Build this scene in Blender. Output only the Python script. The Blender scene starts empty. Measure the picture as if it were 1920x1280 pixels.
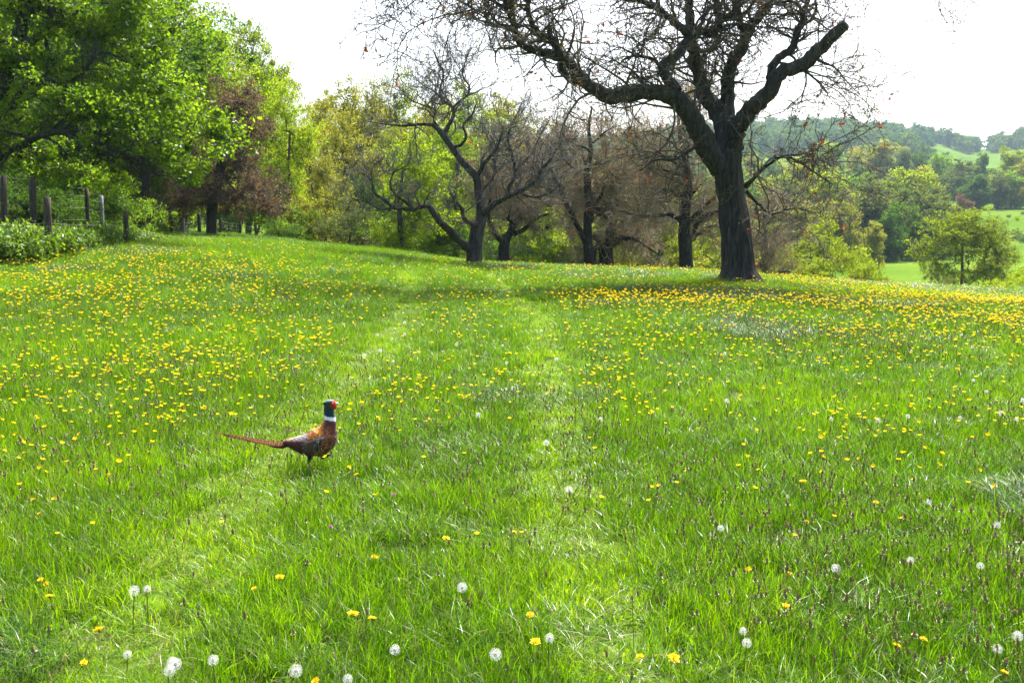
import bpy, bmesh, math, random
import numpy as np
from mathutils import Vector, Matrix

# ------------------------------------------------------------------ camera, world, sun, exposure
SC = bpy.context.scene
COL = SC.collection
EYE, FPX, PITCH = 1.65, 1867.0, math.atan(200 / 1867.0)
cam = bpy.data.cameras.new('camera'); cam.sensor_width = 36.0; cam.lens = 36.0 * FPX / 1920.0
cam.clip_start = 0.05; cam.clip_end = 20000
cam_ob = bpy.data.objects.new('camera', cam); COL.objects.link(cam_ob)
cam_ob.location = (0, 0, EYE); cam_ob.rotation_euler = (math.pi / 2 - PITCH, 0, 0)
SC.camera = cam_ob

SUN_EL, SUN_X, SUN_Y = math.radians(58), 0.42, 0.91          # the sun stands high ahead, a little to the right
SUN_AZ = math.atan2(SUN_X, SUN_Y)
world = bpy.data.worlds.new('World'); SC.world = world; world.use_nodes = True
wn = world.node_tree; wn.nodes.clear()
sky = wn.nodes.new('ShaderNodeTexSky'); sky.sky_type = 'NISHITA'; sky.sun_disc = False
sky.sun_elevation = SUN_EL; sky.sun_rotation = SUN_AZ; sky.air_density = 1.0; sky.dust_density = 6.0; sky.ozone_density = 1.0
bg = wn.nodes.new('ShaderNodeBackground'); bg.inputs['Strength'].default_value = 0.15
wo = wn.nodes.new('ShaderNodeOutputWorld')
wn.links.new(sky.outputs[0], bg.inputs['Color']); wn.links.new(bg.outputs[0], wo.inputs['Surface'])
sl = bpy.data.lights.new('sun', 'SUN'); sl.energy = 5.0; sl.angle = math.radians(0.53); sl.color = (1.0, 0.95, 0.86)
sun = bpy.data.objects.new('sun', sl); COL.objects.link(sun)
to_sun = Vector((math.sin(SUN_AZ) * math.cos(SUN_EL), math.cos(SUN_AZ) * math.cos(SUN_EL), math.sin(SUN_EL)))
sun.rotation_euler = to_sun.to_track_quat('Z', 'Y').to_euler(); sun.location = (-20, 20, 40)
SC.view_settings.view_transform = 'Standard'; SC.view_settings.look = 'None'
SC.view_settings.exposure = 1.32; SC.view_settings.gamma = 1.0; SC.view_settings.use_curve_mapping = False
SC.render.engine = 'CYCLES'
cy = SC.cycles
cy.max_bounces = 6; cy.diffuse_bounces = 3; cy.glossy_bounces = 2; cy.transmission_bounces = 4
cy.transparent_max_bounces = 4; cy.volume_bounces = 0; cy.caustics_reflective = False; cy.caustics_refractive = False
cy.sample_clamp_indirect = 2.0; cy.use_denoising = True; cy.denoiser = 'OPENIMAGEDENOISE'; cy.denoising_input_passes = 'RGB_ALBEDO_NORMAL'; cy.denoising_prefilter = 'NONE'
try: cy.use_fast_gi = False
except Exception: pass

rng = np.random.default_rng(7)
random.seed(7)

# ------------------------------------------------------------------ helpers
def smooth(a, b, v):
    t = np.clip((v - a) / (b - a), 0, 1); return t * t * (3 - 2 * t)

def _hash(i, j, s):
    n = (i.astype(np.int64) * 374761393 + j.astype(np.int64) * 668265263 + s * 982451653) & 0x7fffffff
    n = ((n ^ (n >> 13)) * 1274126177) & 0x7fffffff
    return ((n ^ (n >> 16)) & 0xffff) / 65535.0

def vnoise(x, y, s=0):
    x = np.asarray(x, float); y = np.asarray(y, float)
    i = np.floor(x); j = np.floor(y); fx = x - i; fy = y - j
    fx = fx * fx * (3 - 2 * fx); fy = fy * fy * (3 - 2 * fy)
    a = _hash(i, j, s); b = _hash(i + 1, j, s); c = _hash(i, j + 1, s); d = _hash(i + 1, j + 1, s)
    return (a * (1 - fx) + b * fx) * (1 - fy) + (c * (1 - fx) + d * fx) * fy

def ray(px, py):
    ca, sa = math.cos(PITCH), math.sin(PITCH)
    d = np.array([px - 960.0, FPX * ca + (640 - py) * sa, -FPX * sa + (640 - py) * ca])
    return d / np.linalg.norm(d)

def PX(px, py, Y):
    """the point at distance Y ahead that is seen at pixel (px, py) of the 1920 x 1280 photograph"""
    d = ray(px, py); return np.array([0, 0, EYE]) + d * (Y / d[1])

# terrain heights -----------------------------------------------------------------------------
_tx = np.linspace(-60, 60, 1201)
_tz = np.interp(_tx, [-60, -30, -12, -6, -2.5, -0.9, 5.6, 8.2, 12.3, 30, 60], [2.4, 2.0, 1.38, 1.12, .74, .62, .41, .20, -.10, -.7, -1.2])
_k = np.exp(-np.linspace(-3, 3, 61) ** 2 / 2); _k /= _k.sum()
_tz = np.convolve(np.pad(_tz, 30, mode='edge'), _k, mode='valid')
VY = [0, 25, 31, 40, 46, 70, 110, 160, 200, 250, 280, 380, 550, 700, 850, 1000, 1300, 2000, 4000]
VZ = [.43, .43, .22, -.15, -.6, -2.6, -3.1, -3.0, -1.5, 1.5, 4.6, 14.3, 30, 53, 73, 96, 90, 70, 60]
LY = [0, 25, 40, 70, 150, 400, 1000, 4000]
LZ = [1.1, 1.1, 1.1, 1.3, 3, 8, 18, 30]
def H(x, y):
    x = np.asarray(x, float); y = np.asarray(y, float)
    t = np.clip(y, 0, None) / 24.0
    s = np.where(t < .8, t * t, .64 + .36 * (1 - np.exp(-(np.clip(t, .8, None) - .8) / .225)))
    near = np.interp(x, _tx, _tz) * s
    near = near + (vnoise(x * .4, y * .4, 3) - .5) * .10 * smooth(2, 8, y)
    u = x / np.maximum(y, 30)
    w = smooth(-.28, -.08, u)
    m = np.interp(u, [-1, 0, .25, .34, .43, .46, .514, .8], [.6, .8, 1.05, 1.06, .95, .86, .95, 1.1])
    V = np.interp(y, VY, VZ)
    V = V * np.where(y > 450, 1 + (m - 1) * smooth(450, 900, y), 1)
    V = V + (np.interp(x, _tx, _tz) - .43) * (1 - smooth(40, 110, y))
    V = V + (vnoise(x / 60, y / 60, 9) - .5) * 4 * smooth(200, 500, y)
    L = np.interp(y, LY, LZ) + 0.04 * np.clip(-x - 6, 0, 40) * smooth(25, 40, y)
    far = L * (1 - w) + V * w
    k = smooth(25, 50, y)
    return near * (1 - k) + far * k

def ground(px, py, dz=0.0, ymax=400):
    """the point on the meadow (dz above it) seen at a pixel"""
    d = ray(px, py); o = np.array([0, 0, EYE])
    ts = np.concatenate([np.linspace(2.5, 60, 1200), np.linspace(60.5, ymax, 600)])
    p = o + d * ts[:, None]
    g = p[:, 2] - H(p[:, 0], p[:, 1]) - dz
    i = np.argmax(g < 0) if (g < 0).any() else len(ts) - 1
    return p[i]

def link(name, data, parent=None):
    o = bpy.data.objects.new(name, data); COL.objects.link(o)
    if parent is not None: o.parent = parent
    return o
def tag(o, label=None, cat=None, group=None, kind=None):
    if label: o['label'] = label
    if cat: o['category'] = cat
    if group: o['group'] = group
    if kind: o['kind'] = kind
    return o
def thing(name, label, cat, loc=(0, 0, 0), rz=0.0, group=None, scale=(1, 1, 1)):
    o = link(name, None); o.location = loc; o.rotation_euler = (0, 0, rz); o.scale = scale
    o.empty_display_size = .1
    return tag(o, label, cat, group)

class Geo:
    def __init__(s): s.v = []; s.f = []; s.n = 0; s.m = []; s.t = []
    def add(s, v, f, mat=0, tint=None):
        v = np.asarray(v, np.float32).reshape(-1, 3); f = np.asarray(f, np.int64)
        s.v.append(v); s.f.append(f + s.n); s.n += len(v)
        s.m.append(np.full(len(f), mat, np.int32))
        if tint is None: tint = np.full(len(f), .5)
        s.t.append(np.broadcast_to(np.asarray(tint, np.float32), (len(f),)))
    def mesh(s, name, mats, shade=True):
        me = bpy.data.meshes.new(name)
        if not s.v: return me
        v = np.concatenate(s.v)
        li = np.concatenate([f.ravel() for f in s.f]).astype(np.int32)
        tot = np.concatenate([np.full(len(f), f.shape[1], np.int32) for f in s.f])
        st = np.concatenate([[0], np.cumsum(tot)[:-1]]).astype(np.int32)
        me.vertices.add(len(v)); me.vertices.foreach_set('co', v.ravel())
        me.loops.add(len(li)); me.loops.foreach_set('vertex_index', li)
        me.polygons.add(len(tot)); me.polygons.foreach_set('loop_start', st)
        for m in mats: me.materials.append(m)
        me.polygons.foreach_set('material_index', np.concatenate(s.m))
        if shade: me.polygons.foreach_set('use_smooth', np.ones(len(tot), bool))
        a = me.attributes.new('tint', 'FLOAT', 'FACE'); a.data.foreach_set('value', np.concatenate(s.t).astype(np.float32))
        me.update(calc_edges=True); me.validate()
        return me

def unit(v): return v / np.maximum(np.linalg.norm(v, axis=-1, keepdims=True), 1e-9)

def tubes(geo, P, R, S=5, mat=0, cap=False, ridge=0.0, tint=None):
    """sweep N polylines (N,K,3) with radii (N,K)"""
    P = np.asarray(P, float); R = np.asarray(R, float)
    if P.ndim == 2: P = P[None]; R = R[None]
    N, K, _ = P.shape
    T = np.empty_like(P); T[:, 1:-1] = P[:, 2:] - P[:, :-2]; T[:, 0] = P[:, 1] - P[:, 0]; T[:, -1] = P[:, -1] - P[:, -2]
    T = unit(T)
    mean = unit(P[:, -1] - P[:, 0])
    ref = np.where(np.abs(mean[:, 2:3]) < .8, np.array([[0, 0, 1.0]]), np.array([[1.0, 0, 0]]))[:, None, :]
    A = unit(np.cross(T, ref)); B = np.cross(T, A)
    th = np.linspace(0, 2 * np.pi, S, endpoint=False)
    rr = np.repeat(R[:, :, None], S, 2)
    if ridge:
        L = np.cumsum(np.linalg.norm(np.diff(P, axis=1, prepend=P[:, :1]), axis=2), 1)[:, :, None] + np.zeros(S)
        a = th[None, None, :] + np.zeros_like(L)
        q = np.abs(vnoise(a * 4.5 + vnoise(L * 1.3, a, 5) * 2.2, L * 1.1, 11) - .5) * 2
        q2 = vnoise(a * 1.1, L * .8, 12) - .5
        rr = rr * (1 + ridge * (q - .4) + ridge * 1.3 * q2)
    V = P[:, :, None, :] + rr[..., None] * (np.cos(th)[None, None, :, None] * A[:, :, None, :] + np.sin(th)[None, None, :, None] * B[:, :, None, :])
    idx = np.arange(N * K * S).reshape(N, K, S)
    a = idx[:, :-1]; b = idx[:, 1:]
    F = np.stack([a, np.roll(a, -1, 2), np.roll(b, -1, 2), b], -1).reshape(-1, 4)
    base = geo.n
    ft = None if tint is None else np.repeat(np.asarray(tint), (K - 1) * S)
    geo.add(V, F, mat, ft)
    if cap:
        c = P[:, -1] + T[:, -1] * R[:, -1:] * .05
        n = idx[:, -1]; k = N * K * S + np.arange(N)[:, None] + np.zeros((1, S), int)
        geo.v.append(c.astype(np.float32)); geo.n += N
        f = np.stack([n, np.roll(n, -1, 1), k], -1).reshape(-1, 3) + base
        geo.f.append(f); geo.m.append(np.full(len(f), mat, np.int32)); geo.t.append(np.full(len(f), .5))

def spline(pts, K):
    """Catmull-Rom through control points, resampled evenly to K points (any number of columns)"""
    p = np.asarray(pts, float)
    q = np.vstack([2 * p[0] - p[1], p, 2 * p[-1] - p[-2]])
    out = []
    for i in range(len(p) - 1):
        t = np.linspace(0, 1, 12, endpoint=False)[:, None]
        a, b, c, d = q[i], q[i + 1], q[i + 2], q[i + 3]
        out.append(.5 * ((2 * b) + (c - a) * t + (2 * a - 5 * b + 4 * c - d) * t ** 2 + (3 * b - a - 3 * c + d) * t ** 3))
    out = np.vstack(out + [p[-1:]])
    s = np.concatenate([[0], np.cumsum(np.linalg.norm(np.diff(out[:, :3], axis=0), axis=1))])
    g = np.linspace(0, s[-1], K)
    return np.stack([np.interp(g, s, out[:, k]) for k in range(out.shape[1])], 1)

def grow(P, R, n, t0, ang, length, K, wig, trop, ratio, tip, r, lenvar=.4, weight=None, rmax=9):
    """n side branches from the polylines P/R; everything vectorised"""
    N, KP, _ = P.shape
    w = np.linalg.norm(np.diff(P, axis=1), axis=2).sum(1) if weight is None else weight
    i = r.choice(N, n, p=w / w.sum())
    t = t0 + (1 - t0) * r.random(n) ** .8
    f = t * (KP - 1); k = np.minimum(f.astype(int), KP - 2); f = (f - k)[:, None]
    st = P[i, k] * (1 - f) + P[i, k + 1] * f
    rad = R[i, k] * (1 - f[:, 0]) + R[i, k + 1] * f[:, 0]
    tan = unit(P[i, k + 1] - P[i, k])
    per = unit(np.cross(tan, r.normal(size=(n, 3))))
    a = np.radians(ang * (1 + .35 * r.normal(size=n)))[:, None]
    d = unit(np.cos(a) * tan + np.sin(a) * per + np.array([0, 0, trop]))
    L = length * (1 + lenvar * r.normal(size=n)).clip(.35, 2.0) * (1.15 - .4 * t)
    step = (L / (K - 1))[:, None]
    out = np.empty((n, K, 3)); out[:, 0] = st
    drift = r.normal(size=(n, 3)) * .15
    for j in range(1, K):
        d = unit(d + wig * r.normal(size=(n, 3)) + drift + np.array([0, 0, trop * .35]))
        out[:, j] = out[:, j - 1] + d * step
    r0 = np.minimum(np.minimum(rad * ratio, rmax), .035 * L + .002)
    RR = r0[:, None] * (1 - np.linspace(0, 1, K)[None]) + tip * np.linspace(0, 1, K)[None]
    return out, np.maximum(RR, tip)

def leaves(geo, C, size, r, mat=0, tint=None, up=.5, aspect=.62, sizevar=.3, droop=0.0):
    """folded leaf-shaped faces (two triangles each) at the points C"""
    n = len(C)
    nrm = unit(r.normal(size=(n, 3)) + np.array([0, 0, up]))
    d = unit(np.cross(nrm, r.normal(size=(n, 3))) - np.array([0, 0, droop]))
    s = np.cross(nrm, d)
    L = (size * (1 + sizevar * r.normal(size=n)).clip(.4, 1.9))[:, None]
    W = L * aspect * .5
    v = np.stack([C - d * L * .45, C + s * W - nrm * L * .04 + d * L * .02, C + d * L * .55 + nrm * L * .05, C - s * W - nrm * L * .04 + d * L * .02], 1)
    i = np.arange(n)[:, None] * 4
    f = np.concatenate([i + np.array([[0, 1, 2]]), i + np.array([[0, 2, 3]])], 1).reshape(-1, 3)
    t = r.random(n) if tint is None else tint
    geo.add(v, f, mat, np.repeat(t, 2))

# ------------------------------------------------------------------ materials
def newmat(name):
    m = bpy.data.materials.new(name); m.use_nodes = True; m.node_tree.nodes.clear(); return m, m.node_tree.nodes, m.node_tree.links
def ramp(n, stops):
    r = n.new('ShaderNodeValToRGB'); e = r.color_ramp.elements
    while len(e) > 1: e.remove(e[-1])
    e[0].position = stops[0][0]; e[0].color = (*stops[0][1], 1)
    for p, c in stops[1:]:
        x = e.new(p); x.color = (*c, 1)
    return r
def leafmat(name, stops, trans=.5, tgain=(1.25, 1.2, .55), gloss=.015, rough=.45, inst=0.0, objrand=.25):
    m, n, l = newmat(name)
    a = n.new('ShaderNodeAttribute'); a.attribute_name = 'tint'
    val = a.outputs['Fac']
    if inst:
        b = n.new('ShaderNodeAttribute'); b.attribute_type = 'INSTANCER'; b.attribute_name = 'itint'
        mx = n.new('ShaderNodeMath'); mx.operation = 'MULTIPLY_ADD'; l.new(val, mx.inputs[0]); mx.inputs[1].default_value = 1 - inst
        m2 = n.new('ShaderNodeMath'); m2.operation = 'MULTIPLY'; l.new(b.outputs['Fac'], m2.inputs[0]); m2.inputs[1].default_value = inst
        l.new(m2.outputs[0], mx.inputs[2]); val = mx.outputs[0]
    elif objrand:
        o = n.new('ShaderNodeObjectInfo'); mx = n.new('ShaderNodeMath'); mx.operation = 'MULTIPLY_ADD'
        sb = n.new('ShaderNodeMath'); sb.operation = 'SUBTRACT'; l.new(o.outputs['Random'], sb.inputs[0]); sb.inputs[1].default_value = .5
        l.new(sb.outputs[0], mx.inputs[0]); mx.inputs[1].default_value = objrand; l.new(val, mx.inputs[2]); val = mx.outputs[0]
    r = ramp(n, stops); l.new(val, r.inputs[0])
    df = n.new('ShaderNodeBsdfDiffuse'); l.new(r.outputs[0], df.inputs[0])
    g = n.new('ShaderNodeMix'); g.data_type = 'RGBA'; g.blend_type = 'MULTIPLY'; g.inputs[0].default_value = 1
    l.new(r.outputs[0], g.inputs[6]); g.inputs[7].default_value = (*tgain, 1)
    tr = n.new('ShaderNodeBsdfTranslucent'); l.new(g.outputs[2], tr.inputs[0])
    mix = n.new('ShaderNodeMixShader'); mix.inputs[0].default_value = trans; l.new(df.outputs[0], mix.inputs[1]); l.new(tr.outputs[0], mix.inputs[2])
    gl = n.new('ShaderNodeBsdfGlossy'); gl.inputs['Roughness'].default_value = rough; gl.inputs[0].default_value = (.9, .95, 1, 1)
    fr = n.new('ShaderNodeFresnel'); fr.inputs[0].default_value = 1.35
    fm = n.new('ShaderNodeMath'); fm.operation = 'MULTIPLY_ADD'; l.new(fr.outputs[0], fm.inputs[0]); fm.inputs[1].default_value = gloss; fm.inputs[2].default_value = gloss * .08
    m3 = n.new('ShaderNodeMixShader'); l.new(fm.outputs[0], m3.inputs[0]); l.new(mix.outputs[0], m3.inputs[1]); l.new(gl.outputs[0], m3.inputs[2])
    out = n.new('ShaderNodeOutputMaterial'); l.new(m3.outputs[0], out.inputs[0])
    return m
def barkmat(name, c0, c1, c2=None, scale=9.0, stretch=.16, bump=.6, moss=None, dist=.03):
    m, n, l = newmat(name)
    tc = n.new('ShaderNodeTexCoord'); mp = n.new('ShaderNodeMapping'); mp.inputs['Scale'].default_value = (scale, scale, scale * stretch)
    l.new(tc.outputs['Object'], mp.inputs[0])
    nz = n.new('ShaderNodeTexNoise'); nz.inputs['Scale'].default_value = 1.6; nz.inputs['Detail'].default_value = 6; nz.inputs['Roughness'].default_value = .65
    nz.inputs['Distortion'].default_value = .8
    l.new(mp.outputs[0], nz.inputs['Vector'])
    big = n.new('ShaderNodeTexNoise'); big.inputs['Scale'].default_value = 2.2; big.inputs['Detail'].default_value = 3; l.new(tc.outputs['Object'], big.inputs['Vector'])
    r = ramp(n, [(.32, c0), (.62, c1)] + ([(.8, c2)] if c2 else [])); l.new(nz.outputs[0], r.inputs[0])
    col = r.outputs[0]
    if moss:
        ge = n.new('ShaderNodeNewGeometry'); sx = n.new('ShaderNodeSeparateXYZ'); l.new(ge.outputs['Normal'], sx.inputs[0])
        ad = n.new('ShaderNodeMath'); ad.operation = 'MULTIPLY'; l.new(sx.outputs[2], ad.inputs[0]); l.new(big.outputs[0], ad.inputs[1])
        mr = n.new('ShaderNodeMapRange'); mr.inputs[1].default_value = .3; mr.inputs[2].default_value = .48; l.new(ad.outputs[0], mr.inputs[0])
        mx = n.new('ShaderNodeMix'); mx.data_type = 'RGBA'; l.new(mr.outputs[0], mx.inputs[0]); l.new(col, mx.inputs[6]); mx.inputs[7].default_value = (*moss, 1); col = mx.outputs[2]
    bs = n.new('ShaderNodeBsdfPrincipled'); l.new(col, bs.inputs['Base Color']); bs.inputs['Roughness'].default_value = .85
    bs.inputs['Specular IOR Level'].default_value = .25
    bp = n.new('ShaderNodeBump'); bp.inputs['Strength'].default_value = bump; bp.inputs['Distance'].default_value = dist; l.new(nz.outputs[0], bp.inputs['Height']); l.new(bp.outputs[0], bs.inputs['Normal'])
    out = n.new('ShaderNodeOutputMaterial'); l.new(bs.outputs[0], out.inputs[0])
    return m
def plain(name, c, rough=.7, spec=.3, noise=0.0, nscale=20, trans=0.0):
    m, n, l = newmat(name)
    bs = n.new('ShaderNodeBsdfPrincipled'); bs.inputs['Roughness'].default_value = rough; bs.inputs['Specular IOR Level'].default_value = spec
    bs.inputs['Base Color'].default_value = (*c, 1)
    if noise:
        tc = n.new('ShaderNodeTexCoord'); nz = n.new('ShaderNodeTexNoise'); nz.inputs['Scale'].default_value = nscale; nz.inputs['Detail'].default_value = 4
        l.new(tc.outputs['Object'], nz.inputs['Vector'])
        r = ramp(n, [(.3, tuple(x * (1 - noise) for x in c)), (.7, tuple(min(1, x * (1 + noise)) for x in c))]); l.new(nz.outputs[0], r.inputs[0]); l.new(r.outputs[0], bs.inputs['Base Color'])
    sh = bs.outputs[0]
    if trans:
        t = n.new('ShaderNodeBsdfTranslucent'); t.inputs[0].default_value = (*c, 1); mx = n.new('ShaderNodeMixShader'); mx.inputs[0].default_value = trans
        l.new(sh, mx.inputs[1]); l.new(t.outputs[0], mx.inputs[2]); sh = mx.outputs[0]
    out = n.new('ShaderNodeOutputMaterial'); l.new(sh, out.inputs[0])
    return m

M = {}
M['fresh'] = leafmat('fresh_leaf', [(0, (.04, .10, .010)), (.5, (.12, .235, .014)), (.85, (.24, .36, .018)), (1, (.40, .44, .02))], trans=.68, tgain=(1.35, 1.25, .5), gloss=.03, rough=.4)
M['yellowgreen'] = leafmat('yellow_green_leaf', [(0, (.085, .135, .012)), (.5, (.19, .265, .018)), (1, (.31, .37, .03))], trans=.6)
M['olive'] = leafmat('olive_leaf', [(0, (.10, .12, .02)), (.5, (.22, .24, .035)), (1, (.34, .34, .05))], trans=.58)
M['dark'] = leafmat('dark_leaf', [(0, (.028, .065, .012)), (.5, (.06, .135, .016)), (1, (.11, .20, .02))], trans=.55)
M['bright'] = leafmat('bright_leaf', [(0, (.10, .18, .010)), (.5, (.25, .37, .015)), (1, (.40, .46, .03))], trans=.65)
M['pale'] = leafmat('pale_leaf', [(0, (.06, .09, .03)), (.5, (.11, .15, .045)), (1, (.17, .21, .06))], trans=.45)
M['bronze'] = leafmat('bronze_leaf', [(0, (.08, .06, .04)), (.5, (.165, .12, .075)), (.85, (.22, .165, .09)), (1, (.22, .21, .06))], trans=.45, tgain=(1.2, 1.0, .7))
M['bud'] = leafmat('bronze_bud', [(0, (.14, .10, .055)), (.4, (.25, .19, .09)), (.65, (.26, .25, .06)), (1, (.36, .38, .07))], trans=.35, tgain=(1.2, 1, .7))
M['red'] = leafmat('red_young_leaf', [(0, (.16, .04, .02)), (.5, (.26, .08, .03)), (1, (.32, .17, .06))], trans=.5, tgain=(1.3, .9, .6))
M['bark'] = barkmat('dark_bark', (.008, .008, .007), (.062, .058, .052), (.17, .165, .15), moss=(.03, .034, .012), bump=.9)
M['bark_grey'] = barkmat('grey_bark', (.02, .019, .017), (.085, .08, .072), (.15, .145, .13), moss=(.16, .10, .02))
M['bark_small'] = barkmat('twig_bark', (.03, .026, .022), (.085, .075, .065), scale=14, bump=.2)
M['twig'] = plain('twig_wood', (.22, .18, .12), .8, .2, .35, 3)
M['twig_shaded'] = plain('shaded_twig_wood', (.095, .083, .066), .8, .2, .35, 3)  # twig wood darkened for the big tree; its shade is in the colour
M['twig_grey'] = plain('grey_twig_wood', (.12, .117, .11), .8, .25, .35, 3)
M['post'] = barkmat('weathered_post', (.022, .018, .014), (.075, .06, .048), scale=22, stretch=.06, bump=.5, dist=.01)
M['concrete'] = plain('grey_concrete', (.26, .27, .28), .9, .2, .2, 30)
M['wire'] = plain('galvanised_wire', (.20, .20, .20), .6, .4)
M['whitewood'] = plain('bleached_rail_wood', (.62, .60, .56), .8, .2, .15, 25)

# ------------------------------------------------------------------ wheel tracks and the ground sheet
TRACKS = []
for pts in ([(752, 505), (768, 545), (755, 590), (722, 640), (668, 705), (600, 780), (520, 860), (440, 955), (370, 1060), (290, 1160), (190, 1275)],
            [(905, 512), (955, 548), (995, 590), (1018, 645), (1032, 700), (1036, 770), (1038, 840), (1050, 930), (1070, 1010), (1100, 1090), (1150, 1190), (1200, 1275)]):
    TRACKS.append(spline(np.array([ground(*p) for p in pts])[:, :2], 160))
def track_dist(x, y):
    d = np.full(np.shape(x), 9.0)
    for T in TRACKS:
        for k in range(0, len(T), 1):
            d = np.minimum(d, np.hypot(x - T[k, 0], y - T[k, 1]))
    return d

def build_ground():
    xs = np.unique(np.concatenate([np.linspace(-40, -14, 40), np.linspace(14, 40, 40), np.linspace(-14, 14, 113), np.sign(np.linspace(-1, 1, 121)) * (40 + 2560 * np.abs(np.linspace(-1, 1, 121)) ** 2.4)]))
    ys = np.unique(np.concatenate([np.linspace(-60, 0, 13), np.linspace(0, 2, 5), np.linspace(26, 60, 69), np.linspace(2, 26, 97), 60 + 3440 * np.linspace(0, 1, 130) ** 2]))
    X, Y = np.meshgrid(xs, ys); Z = H(X, Y)
    g = Geo(); ny, nx = X.shape
    idx = np.arange(nx * ny).reshape(ny, nx)
    g.add(np.stack([X, Y, Z], -1), np.stack([idx[:-1, :-1], idx[:-1, 1:], idx[1:, 1:], idx[1:, :-1]], -1).reshape(-1, 4))
    m, n, l = newmat('meadow_soil_and_turf')
    tc = n.new('ShaderNodeTexCoord')
    n1 = n.new('ShaderNodeTexNoise'); n1.inputs['Scale'].default_value = .02; n1.inputs['Detail'].default_value = 3; l.new(tc.outputs['Object'], n1.inputs['Vector'])
    n2 = n.new('ShaderNodeTexNoise'); n2.inputs['Scale'].default_value = 1.5; n2.inputs['Detail'].default_value = 8; n2.inputs['Roughness'].default_value = .7; l.new(tc.outputs['Object'], n2.inputs['Vector'])
    r1 = ramp(n, [(.35, (.07, .14, .016)), (.65, (.115, .185, .022))]); l.new(n1.outputs[0], r1.inputs[0])
    r2 = ramp(n, [(.3, (.6, .6, .6)), (.7, (1.15, 1.15, 1.1))]); l.new(n2.outputs[0], r2.inputs[0])
    mu = n.new('ShaderNodeMix'); mu.data_type = 'RGBA'; mu.blend_type = 'MULTIPLY'; mu.inputs[0].default_value = 1; l.new(r1.outputs[0], mu.inputs[6]); l.new(r2.outputs[0], mu.inputs[7])
    bs = n.new('ShaderNodeBsdfPrincipled'); bs.inputs['Roughness'].default_value = 1.0; bs.inputs['Specular IOR Level'].default_value = 0.0; l.new(mu.outputs[2], bs.inputs['Base Color'])
    bp = n.new('ShaderNodeBump'); bp.inputs['Strength'].default_value = .5; bp.inputs['Distance'].default_value = .05; l.new(n2.outputs[0], bp.inputs['Height']); l.new(bp.outputs[0], bs.inputs['Normal'])
    o = n.new('ShaderNodeOutputMaterial'); l.new(bs.outputs[0], o.inputs[0])
    tag(link('meadow', g.mesh('meadow', [m])), kind='structure')
build_ground()

# ------------------------------------------------------------------ scattering of uncountable things: one object, instanced by geometry nodes
def scatter(name, variants, pos, rot, scl, vi, tint=None, label=None, parent=None):
    cl = bpy.data.collections.new(name + '_kinds')
    for k, me in enumerate(variants):
        o = bpy.data.objects.new('%s_kind_%02d' % (name, k), me); cl.objects.link(o)
    me = bpy.data.meshes.new(name); me.vertices.add(len(pos)); me.vertices.foreach_set('co', np.asarray(pos, np.float32).ravel())
    def att(nm, ty, dat, key):
        a = me.attributes.new(nm, ty, 'POINT'); a.data.foreach_set(key, np.ascontiguousarray(dat).ravel())
    att('rot', 'FLOAT_VECTOR', np.asarray(rot, np.float32), 'vector'); att('scl', 'FLOAT_VECTOR', np.asarray(scl, np.float32), 'vector')
    att('vi', 'INT', np.asarray(vi, np.int32), 'value')
    att('itint', 'FLOAT', np.asarray(tint if tint is not None else np.full(len(pos), .5), np.float32), 'value')
    o = link(name, me, parent)
    ng = bpy.data.node_groups.new(name + '_scatter', 'GeometryNodeTree')
    ng.interface.new_socket('Geometry', in_out='INPUT', socket_type='NodeSocketGeometry'); ng.interface.new_socket('Geometry', in_out='OUTPUT', socket_type='NodeSocketGeometry')
    n, l = ng.nodes, ng.links
    gi = n.new('NodeGroupInput'); go = n.new('NodeGroupOutput'); ip = n.new('GeometryNodeInstanceOnPoints'); ci = n.new('GeometryNodeCollectionInfo')
    ci.inputs['Collection'].default_value = cl; ci.inputs['Separate Children'].default_value = True; ci.inputs['Reset Children'].default_value = True
    ip.inputs['Pick Instance'].default_value = True
    def na(nm, ty):
        x = n.new('GeometryNodeInputNamedAttribute'); x.data_type = ty; x.inputs[0].default_value = nm; return x.outputs['Attribute']
    l.new(gi.outputs[0], ip.inputs['Points']); l.new(ci.outputs[0], ip.inputs['Instance'])
    l.new(na('vi', 'INT'), ip.inputs['Instance Index']); l.new(na('rot', 'FLOAT_VECTOR'), ip.inputs['Rotation']); l.new(na('scl', 'FLOAT_VECTOR'), ip.inputs['Scale'])
    l.new(ip.outputs[0], go.inputs[0])
    md = o.modifiers.new('scatter', 'NODES'); md.node_group = ng
    return tag(o, label, None, None, 'stuff')

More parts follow.
